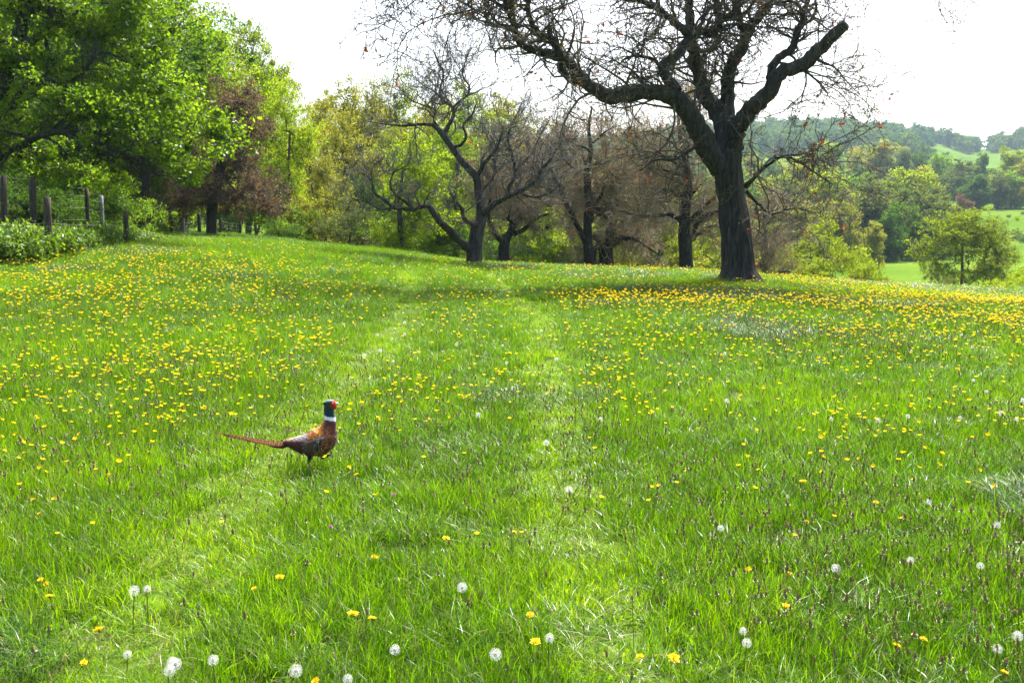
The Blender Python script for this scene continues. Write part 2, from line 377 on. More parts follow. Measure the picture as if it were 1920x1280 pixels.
# ------------------------------------------------------------------ trees
def skeleton_tree(seed, trunk, trunk_r, C, r, steps=4, wig=.10, tipr=.010):
    """limbs linking the foliage clumps C to the trunk; returns polylines (n,K,3), radii"""
    nodes = [trunk[0]]; par = [-1]
    for p in trunk[1:]: nodes.append(p); par.append(len(nodes) - 2)
    nt = len(nodes)
    order = np.argsort(np.linalg.norm(C - trunk[-1], axis=1))
    NA = np.zeros((nt + len(C) * steps + 5, 3)); NA[:nt] = np.array(nodes); n = nt
    PA = np.full(len(NA), -1); PA[:nt] = par
    paths = []
    zmin = trunk[min(2, nt - 1)][2]
    for ci in order:
        c = C[ci]
        d = c - NA[:n]; dist = np.linalg.norm(d, axis=1)
        cost = dist * (1 + .9 * np.clip(-d[:, 2] / np.maximum(dist, .01), 0, 1)) + np.where(NA[:n, 2] < min(zmin, c[2]), 3.0, 0)
        b = int(np.argmin(cost))
        prev = b; pth = [b]
        perp = r.normal(size=3) * wig * dist[b]
        for s in range(1, steps + 1):
            t = s / steps
            p = NA[b] * (1 - t) + c * t + perp * math.sin(math.pi * t) + np.array([0, 0, .06 * dist[b] * math.sin(math.pi * t)])
            NA[n] = p; PA[n] = prev; prev = n; pth.append(n); n += 1
        paths.append(pth)
    rad = np.zeros(n)
    acc = np.zeros(n)
    for k in range(n - 1, 0, -1):
        if acc[k] == 0: acc[k] = tipr ** 2.2
        acc[PA[k]] += acc[k]
    rad = acc ** (1 / 2.2)
    sc = trunk_r / rad[0]
    rad = np.where(rad > .03, rad * (1 + (sc - 1) * np.clip((rad - .03) / (rad[0] - .03 + 1e-6), 0, 1)), rad)
    P = np.array([NA[p] for p in paths]); R = np.array([np.concatenate([[min(rad[p[0]], rad[p[1]] * 1.25)], rad[p[1:]]]) for p in paths])
    return P, R, rad[:nt]

def leafy_meshes(name, seed, trunk, trunk_r, lobes, nclump, per, leafsize, clump_r, up=.5, shell=.55, aspect=.62, twigs=4, droop=.0, S=5, flat=.7, sides=8):
    """crown of leaf clumps spread through ellipsoid lobes [(x,y,z,rx,ry,rz)] on a tapered trunk with limbs"""
    r = np.random.default_rng(seed)
    lobes = np.array(lobes, float); vol = lobes[:, 3] * lobes[:, 4] * lobes[:, 5]
    which = r.choice(len(lobes), nclump, p=vol ** .75 / (vol ** .75).sum())
    d = unit(r.normal(size=(nclump, 3))); rr = (shell + (1 - shell) * r.random(nclump)) * (1 + .12 * r.normal(size=nclump))
    inner = r.random(nclump) < .25; rr[inner] *= r.random(inner.sum())
    C = lobes[which, :3] + d * rr[:, None] * lobes[which, 3:]
    C = C[C[:, 2] > trunk[0][2] + .3]
    trunk = np.asarray(trunk, float)
    P, R, tr = skeleton_tree(seed, trunk, trunk_r, C, r)
    g = Geo()
    tk = spline(np.column_stack([trunk, tr]), max(8, len(trunk) * 3)); tk[0, 3] *= 1.25
    tubes(g, tk[:, :3], tk[:, 3], sides, ridge=.12)
    big = R[:, 0] > .04
    if big.any(): tubes(g, P[big], R[big], 6)
    if (~big).any(): tubes(g, P[~big], R[~big], 4)
    if twigs:
        tp = P[:, -2:, :]; A, B = grow(np.repeat(tp, 1, 0), np.repeat(R[:, -2:], 1, 0), len(C) * twigs, .1, 55, clump_r * 1.1, 4, .25, .05, .8, .003, r)
        tubes(g, A, B, 3)
    trunk_me = g.mesh(name + '_trunk', [M['bark_small']])
    k = np.repeat(np.arange(len(C)), per); nl = len(k)
    csz = clump_r * (1 + .35 * r.normal(size=len(C))).clip(.4, 1.8)
    off = unit(r.normal(size=(nl, 3))) * (r.random(nl) ** .5)[:, None] * csz[k][:, None] * np.array([1, 1, flat])
    ct = r.random(len(C))
    tint = np.clip(.25 + .35 * ct[k] + .4 * (r.random(nl) - .3), 0, 1)
    q = Geo(); leaves(q, C[k] + off, leafsize, r, 0, tint, up, aspect, droop=droop)
    crown_me = q.mesh(name + '_crown', [M['fresh']], shade=False)
    return trunk_me, crown_me

def place_tree(name, label, group, meshes, loc, rz, scale, leaf, bark='bark_small', extra=None, cat='tree'):
    t = thing(name, label, cat, loc, rz, group, scale)
    a = link('trunk', meshes[0], t); b = link('crown', meshes[1], t)
    for o, mt in ((a, M[bark]), (b, M[leaf])):
        if o.data.materials and o.data.materials[0] != mt:
            o.material_slots[0].link = 'OBJECT'; o.material_slots[0].material = mt
    return t

def std_trunk(h, lean, r, n=5):
    z = np.linspace(0, h, n); x = np.cumsum(r.normal(size=n) * .03 * h) + lean * z; y = np.cumsum(r.normal(size=n) * .03 * h)
    p = np.stack([x - x[0], y - y[0], z], 1); p[0, 2] = -.4; return p

def std_lobes(h, w, r, k=9, low=.22):
    out = []
    for i in range(k):
        z = h * (low + (1 - low) * (i + .5) / k); f = math.sin(math.pi * min(.97, .12 + .83 * (z / h - low) / (1 - low))) ** .6
        a = r.random() * 6.28; q = w * .5 * f * (.35 + .35 * r.random())
        out.append((math.cos(a) * q, math.sin(a) * q, z, w * .34 * (f + .15) * (.8 + .4 * r.random()), w * .34 * (f + .15) * (.8 + .4 * r.random()), h * .13 * (.8 + .5 * r.random())))
    return out

WOOD = []      # trees of the wood, 12 m tall and about 8 m wide
for s in range(4):
    r = np.random.default_rng(100 + s)
    WOOD.append(leafy_meshes('wood_tree', 100 + s, std_trunk(9, .02, r), .26, std_lobes(12, 8.0, r, 12, .10), 400, 85, .16, .66, up=.6, twigs=3))
FAR = []       # trees across the valley, 12 m tall
for s in range(5):
    r = np.random.default_rng(200 + s)
    FAR.append(leafy_meshes('valley_tree', 200 + s, std_trunk(9, .02, r), .3, std_lobes(12, [7.5, 9, 8, 6.5, 10][s], r, 11, [.03, .10, .05, .03, .08][s]), 260, 62, .36, .95, up=.5, twigs=2))
BUSH = []      # bushes, 4 m tall and 5 m wide
for s in range(3):
    r = np.random.default_rng(300 + s)
    BUSH.append(leafy_meshes('bush', 300 + s, std_trunk(2.0, .05, r, 4), .09, std_lobes(4, 5.0, r, 8, .03), 170, 80, .11, .42, up=.5, twigs=3))

def put(kind, px, top, Y, leaf, label, group, name='tree', wide=1.0, base_h=12.0, rz=None, sink=.1, z0=None):
    p = PX(px, 440, Y); x = p[0]; z = float(H(x, Y)) - sink
    zt = PX(px, top, Y)[2]; s = max(.25, (zt - z) / base_h)
    return place_tree(name, label, group, kind, (x, Y, z), random.random() * 6.28 if rz is None else rz, (s * wide, s * wide, s), leaf)

# -- the wood on the left bank
g_w = 'trees of the wood behind the fence'
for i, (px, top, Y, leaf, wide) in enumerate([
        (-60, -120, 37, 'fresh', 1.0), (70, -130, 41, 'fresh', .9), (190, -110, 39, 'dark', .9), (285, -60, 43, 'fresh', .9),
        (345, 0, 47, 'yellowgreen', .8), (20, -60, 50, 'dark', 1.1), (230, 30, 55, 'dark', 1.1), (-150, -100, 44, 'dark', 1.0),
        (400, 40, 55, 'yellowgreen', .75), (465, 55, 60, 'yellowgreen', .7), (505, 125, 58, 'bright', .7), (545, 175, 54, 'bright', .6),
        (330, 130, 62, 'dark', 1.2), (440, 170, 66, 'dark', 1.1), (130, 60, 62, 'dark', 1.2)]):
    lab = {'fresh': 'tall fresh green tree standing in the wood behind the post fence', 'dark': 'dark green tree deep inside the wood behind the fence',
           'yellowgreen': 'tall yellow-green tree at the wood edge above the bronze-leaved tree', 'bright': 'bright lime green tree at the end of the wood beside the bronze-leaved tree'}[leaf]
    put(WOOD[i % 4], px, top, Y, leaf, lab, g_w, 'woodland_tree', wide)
g_o = 'olive trees behind the bare orchard tree'
for i, (px, top, Y, leaf, wide) in enumerate([
        (590, 195, 74, 'olive', .8), (640, 160, 82, 'olive', .7), (700, 182, 84, 'olive', .7), (752, 172, 88, 'yellowgreen', .7), (800, 200, 90, 'olive', .7),
        (575, 235, 64, 'olive', .75), (650, 235, 66, 'olive', .8), (720, 262, 70, 'yellowgreen', .7), (600, 300, 60, 'olive', .8), (690, 330, 62, 'dark', .9), (840, 220, 76, 'olive', .8),
        (900, 195, 80, 'yellowgreen', .8), (960, 200, 84, 'olive', .8), (1010, 230, 86, 'olive', .8)]):
    lab = {'olive': 'olive green tree in young leaf behind the lichened bare tree', 'yellowgreen': 'yellowish green tree among the olive trees behind the bare orchard', 'dark': 'dark green tree low among the olive trees'}[leaf]
    put(WOOD[(i + 1) % 4], px, top, Y, leaf, lab, g_o, 'woodland_tree', wide)
put(WOOD[2], 765, 255, 47, 'bright', 'bright lime green maple-like tree behind the mossy forked bare tree', None, 'maple_tree', .95)
put(WOOD[0], 855, 215, 52, 'fresh', 'green leafy tree directly behind the trunk of the mossy forked bare tree', None, 'woodland_tree', .75)
put(WOOD[3], 1000, 380, 60, 'bright', 'small lime green tree between the mossy forked bare tree and the twin trunks', None, 'small_tree', 1.3)
g_b = 'bushes under the wood edge'
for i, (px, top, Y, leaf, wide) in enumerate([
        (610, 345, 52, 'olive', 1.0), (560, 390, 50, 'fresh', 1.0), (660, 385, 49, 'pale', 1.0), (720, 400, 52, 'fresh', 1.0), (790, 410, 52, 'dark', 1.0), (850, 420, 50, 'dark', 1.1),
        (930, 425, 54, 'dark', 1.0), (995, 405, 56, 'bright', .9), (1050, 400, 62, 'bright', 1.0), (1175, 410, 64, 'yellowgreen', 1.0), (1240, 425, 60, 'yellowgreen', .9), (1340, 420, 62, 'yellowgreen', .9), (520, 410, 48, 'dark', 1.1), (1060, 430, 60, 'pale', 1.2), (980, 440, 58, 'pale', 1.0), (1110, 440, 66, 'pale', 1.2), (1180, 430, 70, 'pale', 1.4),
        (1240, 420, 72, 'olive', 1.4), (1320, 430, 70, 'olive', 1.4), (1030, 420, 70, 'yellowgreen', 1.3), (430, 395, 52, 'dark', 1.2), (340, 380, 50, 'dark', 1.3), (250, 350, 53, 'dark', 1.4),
        (30, 330, 33, 'dark', 1.0), (110, 345, 32, 'dark', .9), (180, 350, 34, 'dark', 1.0), (230, 340, 35, 'fresh', 1.0), (-20, 340, 30, 'dark', 1.0), (90, 300, 37, 'dark', 1.3)]):  # dark leaves in this row: shade of the wood interior put into colour
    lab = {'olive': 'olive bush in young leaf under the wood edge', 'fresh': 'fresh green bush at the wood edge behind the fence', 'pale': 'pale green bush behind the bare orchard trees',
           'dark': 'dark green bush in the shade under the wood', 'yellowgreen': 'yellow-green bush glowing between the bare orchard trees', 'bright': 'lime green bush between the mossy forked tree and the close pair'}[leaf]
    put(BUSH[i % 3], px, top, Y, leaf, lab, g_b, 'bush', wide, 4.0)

# -- the big near tree at the left edge, its limb arching over the fence
def near_left_tree():
    Y = 28.0; k = Y / FPX
    base = PX(-45, 440, Y); base[2] = float(H(base[0], Y)) - .2
    def q(px, py, dy=0): return PX(px, py, Y + dy) - base
    def lobe(px, py, rx, ry, dy=0, rd=2.2): return (*q(px, py, dy), rx * k, rd, ry * k)
    trunk = [np.zeros(3), q(-42, 380), q(-35, 300), q(-10, 200), q(30, 90, .3), q(60, -40, .5)]
    lobes = [lobe(40, 120, 140, 130), lobe(180, 60, 150, 120, .5), lobe(160, 190, 130, 80, -.8), lobe(300, 90, 95, 90, 1), lobe(320, 190, 95, 80, 0), lobe(405, 250, 62, 60, -.3, 1.2), lobe(360, 330, 40, 40, 0, 1.0),
             lobe(250, 250, 110, 55, -.8), lobe(330, 290, 70, 40, -.2, 1.2), lobe(240, 340, 50, 70, -.3, 1.0), lobe(120, 320, 90, 45, .5), lobe(60, -40, 220, 110, .5, 3), lobe(10, 260, 80, 60), lobe(260, -20, 100, 80, .8, 2.5), lobe(-120, 100, 150, 160)]
    me = leafy_meshes('apple_tree', 41, trunk, .24, lobes, 600, 105, .10, .42, up=.35, shell=.25, twigs=6, sides=14)
    t = place_tree('broadleaf_tree', 'big fresh green tree whose arching limb hangs over the post fence', None, me, tuple(base), 0, (1, 1, 1), 'fresh', 'bark')
    r = np.random.default_rng(5); g = Geo()
    for pts in ([(-40, 330, 0, 9), (0, 290, -.3, 8), (45, 270, -.6, 6.5), (75, 255, -.7, 6), (115, 247, -.9, 5.5), (150, 252, -1, 4.5), (205, 278, -1.2, 3.5), (262, 300, -1.3, 2)],
                [(115, 247, -.9, 4), (150, 262, -1.1, 3.5), (190, 285, -1.1, 3), (240, 300, -1, 2), (300, 330, -1, 1.2)],
                [(20, 200, 0, 7), (60, 150, -.5, 5), (140, 150, -1, 3.5), (180, 90, -1, 2)], [(40, 90, .3, 8), (85, 55, 0, 6), (100, 0, 0, 5), (110, -60, 0, 3)]):
        s = spline(np.array([np.append(q(a, b, c), w * k) for a, b, c, w in pts]), 26)
        s[1:-1, :3] += r.normal(size=(24, 3)) * .012
        tubes(g, s[:, :3], s[:, 3], 8)
        A, B = grow(s[None, :, :3], s[None, :, 3], 22, .25, 50, .9, 6, .2, .1, .6, .004, r); tubes(g, A, B, 4)
        A, B = grow(A, B, 120, .2, 50, .4, 5, .25, .0, .6, .003, r); tubes(g, A, B, 3)
    link('limb', g.mesh('arching_limb', [M['bark']]), t)
near_left_tree()

# -- the bronze-leaved tree beside it
def bronze_tree():
    Y = 40.0; k = Y / FPX
    base = PX(395, 440, Y); base[2] = float(H(base[0], Y)) - .2
    def q(px, py, dy=0): return PX(px, py, Y + dy) - base
    def lobe(px, py, rx, ry, dy=0, rd=2.4): return (*q(px, py, dy), rx * k, rd, ry * k)
    trunk = [np.zeros(3), q(398, 390), q(410, 330), q(425, 260), q(440, 190)]
    lobes = [lobe(445, 185, 55, 40), lobe(470, 235, 65, 50), lobe(420, 300, 110, 50), lobe(340, 370, 65, 40), lobe(420, 370, 90, 40), lobe(480, 350, 55, 40), lobe(370, 320, 80, 50), lobe(500, 385, 35, 25), lobe(310, 395, 45, 20)]
    me = leafy_meshes('bronze_tree', 43, trunk, .2, lobes, 380, 55, .085, .40, up=.2, shell=.3, twigs=12, sides=10, droop=.4)
    place_tree('bronze_tree', 'tree with bronze-brown young leaves over the wire pen', None, me, tuple(base), 0, (1, 1, 1), 'bronze', 'bark_small')
bronze_tree()

# -- trees across the valley
g_v = 'trees across the valley'
for i, (px, top, Y, leaf, wide, v) in enumerate([
        (1520, 285, 430, 'dark', 1.0, 0), (1555, 272, 420, 'fresh', .9, 3), (1598, 280, 425, 'olive', .9, 1), (1650, 270, 400, 'olive', 1.0, 2), (1690, 284, 392, 'pale', .7, 3), (1716, 290, 405, 'dark', .8, 0),
        (1762, 293, 380, 'fresh', .9, 1), (1800, 305, 350, 'pale', 1.1, 4), (1836, 290, 430, 'dark', .7, 3), (1888, 282, 375, 'yellowgreen', 1.0, 0), (1918, 296, 360, 'olive', .9, 2), (1868, 328, 335, 'pale', 1.0, 1),
        (1940, 300, 340, 'olive', 1.0, 4), (1480, 300, 420, 'olive', 1.0, 2), (1440, 310, 400, 'dark', 1.0, 1), (1400, 320, 400, 'olive', 1.0, 0),
        (1520, 330, 300, 'olive', 1.1, 2), (1560, 328, 285, 'yellowgreen', .9, 4), (1608, 330, 262, 'fresh', .9, 1), (1640, 345, 270, 'olive', .9, 3), (1664, 347, 244, 'fresh', .9, 0), (1716, 350, 252, 'olive', .9, 2), (1580, 350, 240, 'yellowgreen', 1.1, 4),
        (1625, 370, 190, 'pale', 1.2, 2), (1575, 388, 170, 'olive', 1.1, 4), (1535, 380, 180, 'olive', 1.1, 1), (1692, 385, 172, 'dark', .9, 1), (1735, 380, 205, 'pale', 1.0, 3), (1668, 398, 166, 'dark', .9, 0), (1716, 420, 168, 'dark', .9, 2),
        (1800, 368, 262, 'bronze', .9, 0), (1640, 420, 150, 'olive', 1.0, 3), (1480, 380, 180, 'olive', 1.2, 2), (1430, 370, 190, 'pale', 1.2, 4), (1380, 380, 180, 'olive', 1.2, 0), (1310, 370, 190, 'pale', 1.2, 1), (1250, 350, 200, 'olive', 1.2, 2), (1190, 340, 200, 'pale', 1.2, 3), (1120, 340, 200, 'olive', 1.2, 4)]):
    lab = {'dark': 'dark green tree in the clump across the valley field', 'fresh': 'fresh green tree in the row across the valley', 'olive': 'olive green tree in the row across the valley', 'pale': 'pale grey-green tree across the valley',
           'yellowgreen': 'yellow-green tree across the valley below the far hill', 'bronze': 'orange-brown tree across the valley behind the lone round tree'}[leaf]
    put(FAR[v], px, top, Y, leaf, lab, g_v if leaf != 'bronze' else None, 'valley_tree', wide, 12.0)
vr = random.Random(3)
for i in range(150):
    Y = vr.choice([185, 215, 240, 275, 300, 330, 400, 440, 470, 520, 560, 600, 640]) + vr.uniform(-10, 10); u = vr.uniform(-.05, .56)
    if (.42 < u < .56 and Y < 330) or (.41 < u < .52 and Y > 610) or (.36 < u < .43 and Y < 165): continue
    px = 960 + u * FPX; x = u * Y; hh = vr.uniform(9, 17); z = float(H(x, Y)); leaf = vr.choice(['olive', 'pale', 'dark', 'fresh', 'yellowgreen', 'olive', 'dark'])
    s_ = hh / 12; lab = {'dark': 'dark green tree on the wooded slope below the far hill', 'fresh': 'fresh green tree on the wooded slope below the far hill', 'olive': 'olive green tree on the wooded slope below the far hill', 'pale': 'pale grey-green tree on the wooded slope below the far hill', 'yellowgreen': 'yellow-green tree on the wooded slope below the far hill'}[leaf]
    place_tree('valley_tree', lab, 'trees on the wooded slope below the far hill', FAR[i % 5], (x, Y, z - .2), vr.random() * 6.28, (s_ * 1.1, s_ * 1.1, s_), leaf)
g_h = 'hedge bushes on the valley slope'
for i, (px, top, Y, leaf, wide) in enumerate([(1880, 428, 235, 'pale', 1.3), (1905, 432, 230, 'pale', 1.2), (1855, 436, 228, 'dark', 1.1), (1925, 440, 222, 'dark', 1.2), (1890, 402, 300, 'dark', 1.4), (1840, 425, 250, 'pale', 1.2), (1760, 452, 172, 'dark', 1.2), (1915, 398, 310, 'dark', 1.4)]):
    put(BUSH[i % 3], px, top, Y, leaf, {'pale': 'pale hedge bush on the slope right of the lone round tree', 'dark': 'dark hedge bush on the slope behind the lone round tree'}[leaf], g_h, 'hedge_bush', wide, 4.0)
g_y = 'yellow-green bushes beyond the meadow edge'
for i, (px, top, Y, leaf, wide) in enumerate([(1548, 418, 64, 'yellowgreen', .72), (1500, 455, 60, 'yellowgreen', .8), (1600, 468, 60, 'yellowgreen', .8), (1462, 470, 57, 'olive', .8), (1630, 500, 58, 'yellowgreen', .8), (1905, 505, 70, 'bright', .8), (1940, 500, 72, 'bright', .9), (1865, 480, 86, 'olive', .8), (1760, 505, 72, 'pale', .8)]):
    put(BUSH[(i + 1) % 3], px, top, Y, leaf, {'yellowgreen': 'yellow-green bush beyond the meadow edge beside the thick dark trunk', 'olive': 'olive bush beyond the meadow edge', 'bright': 'lime green bush beside the lone round tree', 'pale': 'pale bush under the left side of the lone round tree'}[leaf], g_y, 'bush', wide, 4.0)

def lone_tree():
    Y = 76.0; k = Y / FPX
    base = PX(1805, 440, Y); base[2] = float(H(base[0], Y)) - .2
    def q(px, py, dy=0): return PX(px, py, Y + dy) - base
    def lobe(px, py, rx, ry, dy=0, rd=2.4): return (*q(px, py, dy), rx * k, rd, ry * k)
    trunk = [np.zeros(3), q(1804, 515), q(1804, 480), q(1806, 440), q(1810, 410)]
    lobes = [lobe(1815, 412, 52, 26), lobe(1768, 436, 46, 32), lobe(1856, 436, 46, 32), lobe(1738, 466, 30, 28), lobe(1878, 475, 32, 32), lobe(1810, 460, 55, 35), lobe(1760, 500, 30, 20), lobe(1860, 505, 35, 25), lobe(1810, 520, 60, 15)]
    me = leafy_meshes('lone_tree', 47, trunk, .11, lobes, 640, 33, .13, .48, up=.3, shell=.4, twigs=6, sides=8)
    place_tree('round_tree', 'lone round yellow-green tree with visible limbs beyond the meadow edge', None, me, tuple(base), 0, (1, 1, 1), 'yellowgreen', 'bark_small')
lone_tree()

# -- the far wood on the hill: one mass
def far_wood():
    r = np.random.default_rng(61); n = 5200
    x = r.uniform(-250, 760, n); y = r.uniform(560, 1120, n); u = x / y
    keep = (y > 860) | ((u < .40) & (y > 640 + 120 * vnoise(x / 60, y / 60, 5)))
    keep &= ~((u > .405) & (u < .515) & (y < 900 + 40 * vnoise(x / 30, 0 * y, 8)))
    keep &= ~((np.abs(u - .468) < .006) & (y > 850))
    x, y = x[keep], y[keep]
    z = H(x, y); n = len(x); s = r.uniform(.75, 1.35, n)
    scatter('distant_wood', [f[1] for f in FAR_LOW], np.stack([x, y, z - .6], 1), np.stack([0 * x, 0 * x, r.uniform(0, 6.28, n)], 1), np.stack([s * 1.15, s * 1.15, s * r.uniform(.85, 1.2, n)], 1), r.integers(0, len(FAR_LOW), n), r.random(n), label='hazy blue-green wood covering the far hill')
FAR_LOW = []
M['farwood'] = leafmat('far_wood_leaf', [(0, (.025, .065, .02)), (.4, (.055, .13, .03)), (.7, (.10, .17, .035)), (1, (.16, .20, .05))], trans=.45, inst=.6)
for s in range(4):
    r = np.random.default_rng(400 + s)
    a = leafy_meshes('far_wood', 400 + s, std_trunk(8, .02, r, 4), .3, std_lobes(12, 9, r, 7, .02), 60, 34, .8, 1.25, up=.5, twigs=0)
    a[1].materials[0] = M['farwood']; FAR_LOW.append(a)
far_wood()

# ------------------------------------------------------------------ bare orchard trees
def twig_cloud(limbs, r, n1, n2, n3, l1=1.2, l2=.7, l3=.3, trop=.12, tipr=.0035, hang=-.05, t0=.2):
    """three generations of side branches on polylines given as (K,3),(K,)"""
    K = 20
    P = np.array([spline(np.column_stack([p, q]), K)[:, :3] for p, q in limbs]); R = np.array([spline(np.column_stack([p, q]), K)[:, 3] for p, q in limbs])
    w = np.linalg.norm(np.diff(P, axis=1), axis=2).sum(1) * (R[:, -1] < .12)
    w = np.maximum(w, 1e-3)
    A, a = grow(P, R, n1, t0, 55, l1, 9, .26, trop, .55, tipr * 1.6, r, weight=w, rmax=.035)
    B, b = grow(A, a, n2, .12, 50, l2, 7, .28, trop * .4, .7, tipr * 1.2, r, rmax=.014)
    Cc, c = grow(B, b, n3, .15, 48, l3, 4, .30, hang, .8, tipr, r, rmax=.007)
    return (A, a), (B, b), (Cc, c)

def bare_tree(name, label, base, limbs, seed, n1, n2, n3, barkm='bark', twigm='twig', buds=3000, budsize=.035, reds=150, l=(1.2, .7, .3), sides=12, tipr=.0035, trunk_sides=40, group=None, budmat='bud', trop=.12, hang=-.05, skip=0, t0=.2):
    r = np.random.default_rng(seed)
    t = thing(name, label, 'tree', tuple(base), 0, group)
    g = Geo()
    for i, (p, q) in enumerate(limbs):
        K = max(14, int(np.linalg.norm(np.diff(p, axis=0), axis=1).sum() / .09))
        s = spline(np.column_stack([p, q]), min(K, 70))
        amp = np.minimum(s[1:-1, 3:] * .16, .02)
        if i: s[1:-1, :3] += r.normal(size=(len(s) - 2, 3)) * amp
        tubes(g, s[:, :3], s[:, 3], trunk_sides if i == 0 else sides, ridge=.20 if i == 0 else .14, cap=True)
    link('trunk', g.mesh(name + '_trunk', [M[barkm]]), t)
    gen = twig_cloud(limbs[skip:], r, n1, n2, n3, *l, trop=trop, tipr=tipr, hang=hang, t0=t0)
    h = Geo()
    for (A, a), S in zip(gen, (5, 4, 3)): tubes(h, A, a, S)
    link('crown', h.mesh(name + '_crown', [M[twigm]]), t)
    if buds or reds:
        q = Geo(); tips = np.concatenate([gen[2][0][:, -1], gen[2][0][:, 2], gen[1][0][:, -1]])
        if buds:
            C = tips[r.integers(0, len(tips), buds)] + r.normal(size=(buds, 3)) * .02
            leaves(q, C, budsize, r, 0, r.random(buds) ** 1.2, up=.2, aspect=.55, droop=.3)
        if reds:
            C = np.repeat(tips[r.integers(0, len(tips), reds)], 4, 0); C = C + r.normal(size=C.shape) * .035
            leaves(q, C, budsize * 1.9, r, 1, None, up=.2, aspect=.5, droop=.6)
        link('leaves', q.mesh(name + '_leaves', [M[budmat], M['red']], shade=False), t)
    return t

def traced(base, Y, lists, k):
    """limbs given as lists of (px, py, metres behind the trunk, width in px)"""
    out = []
    for pts in lists:
        out.append((np.array([PX(a, b, Y + d) - base for a, b, d, w in pts]), np.array([w * k * .5 for a, b, d, w in pts])))
    return out

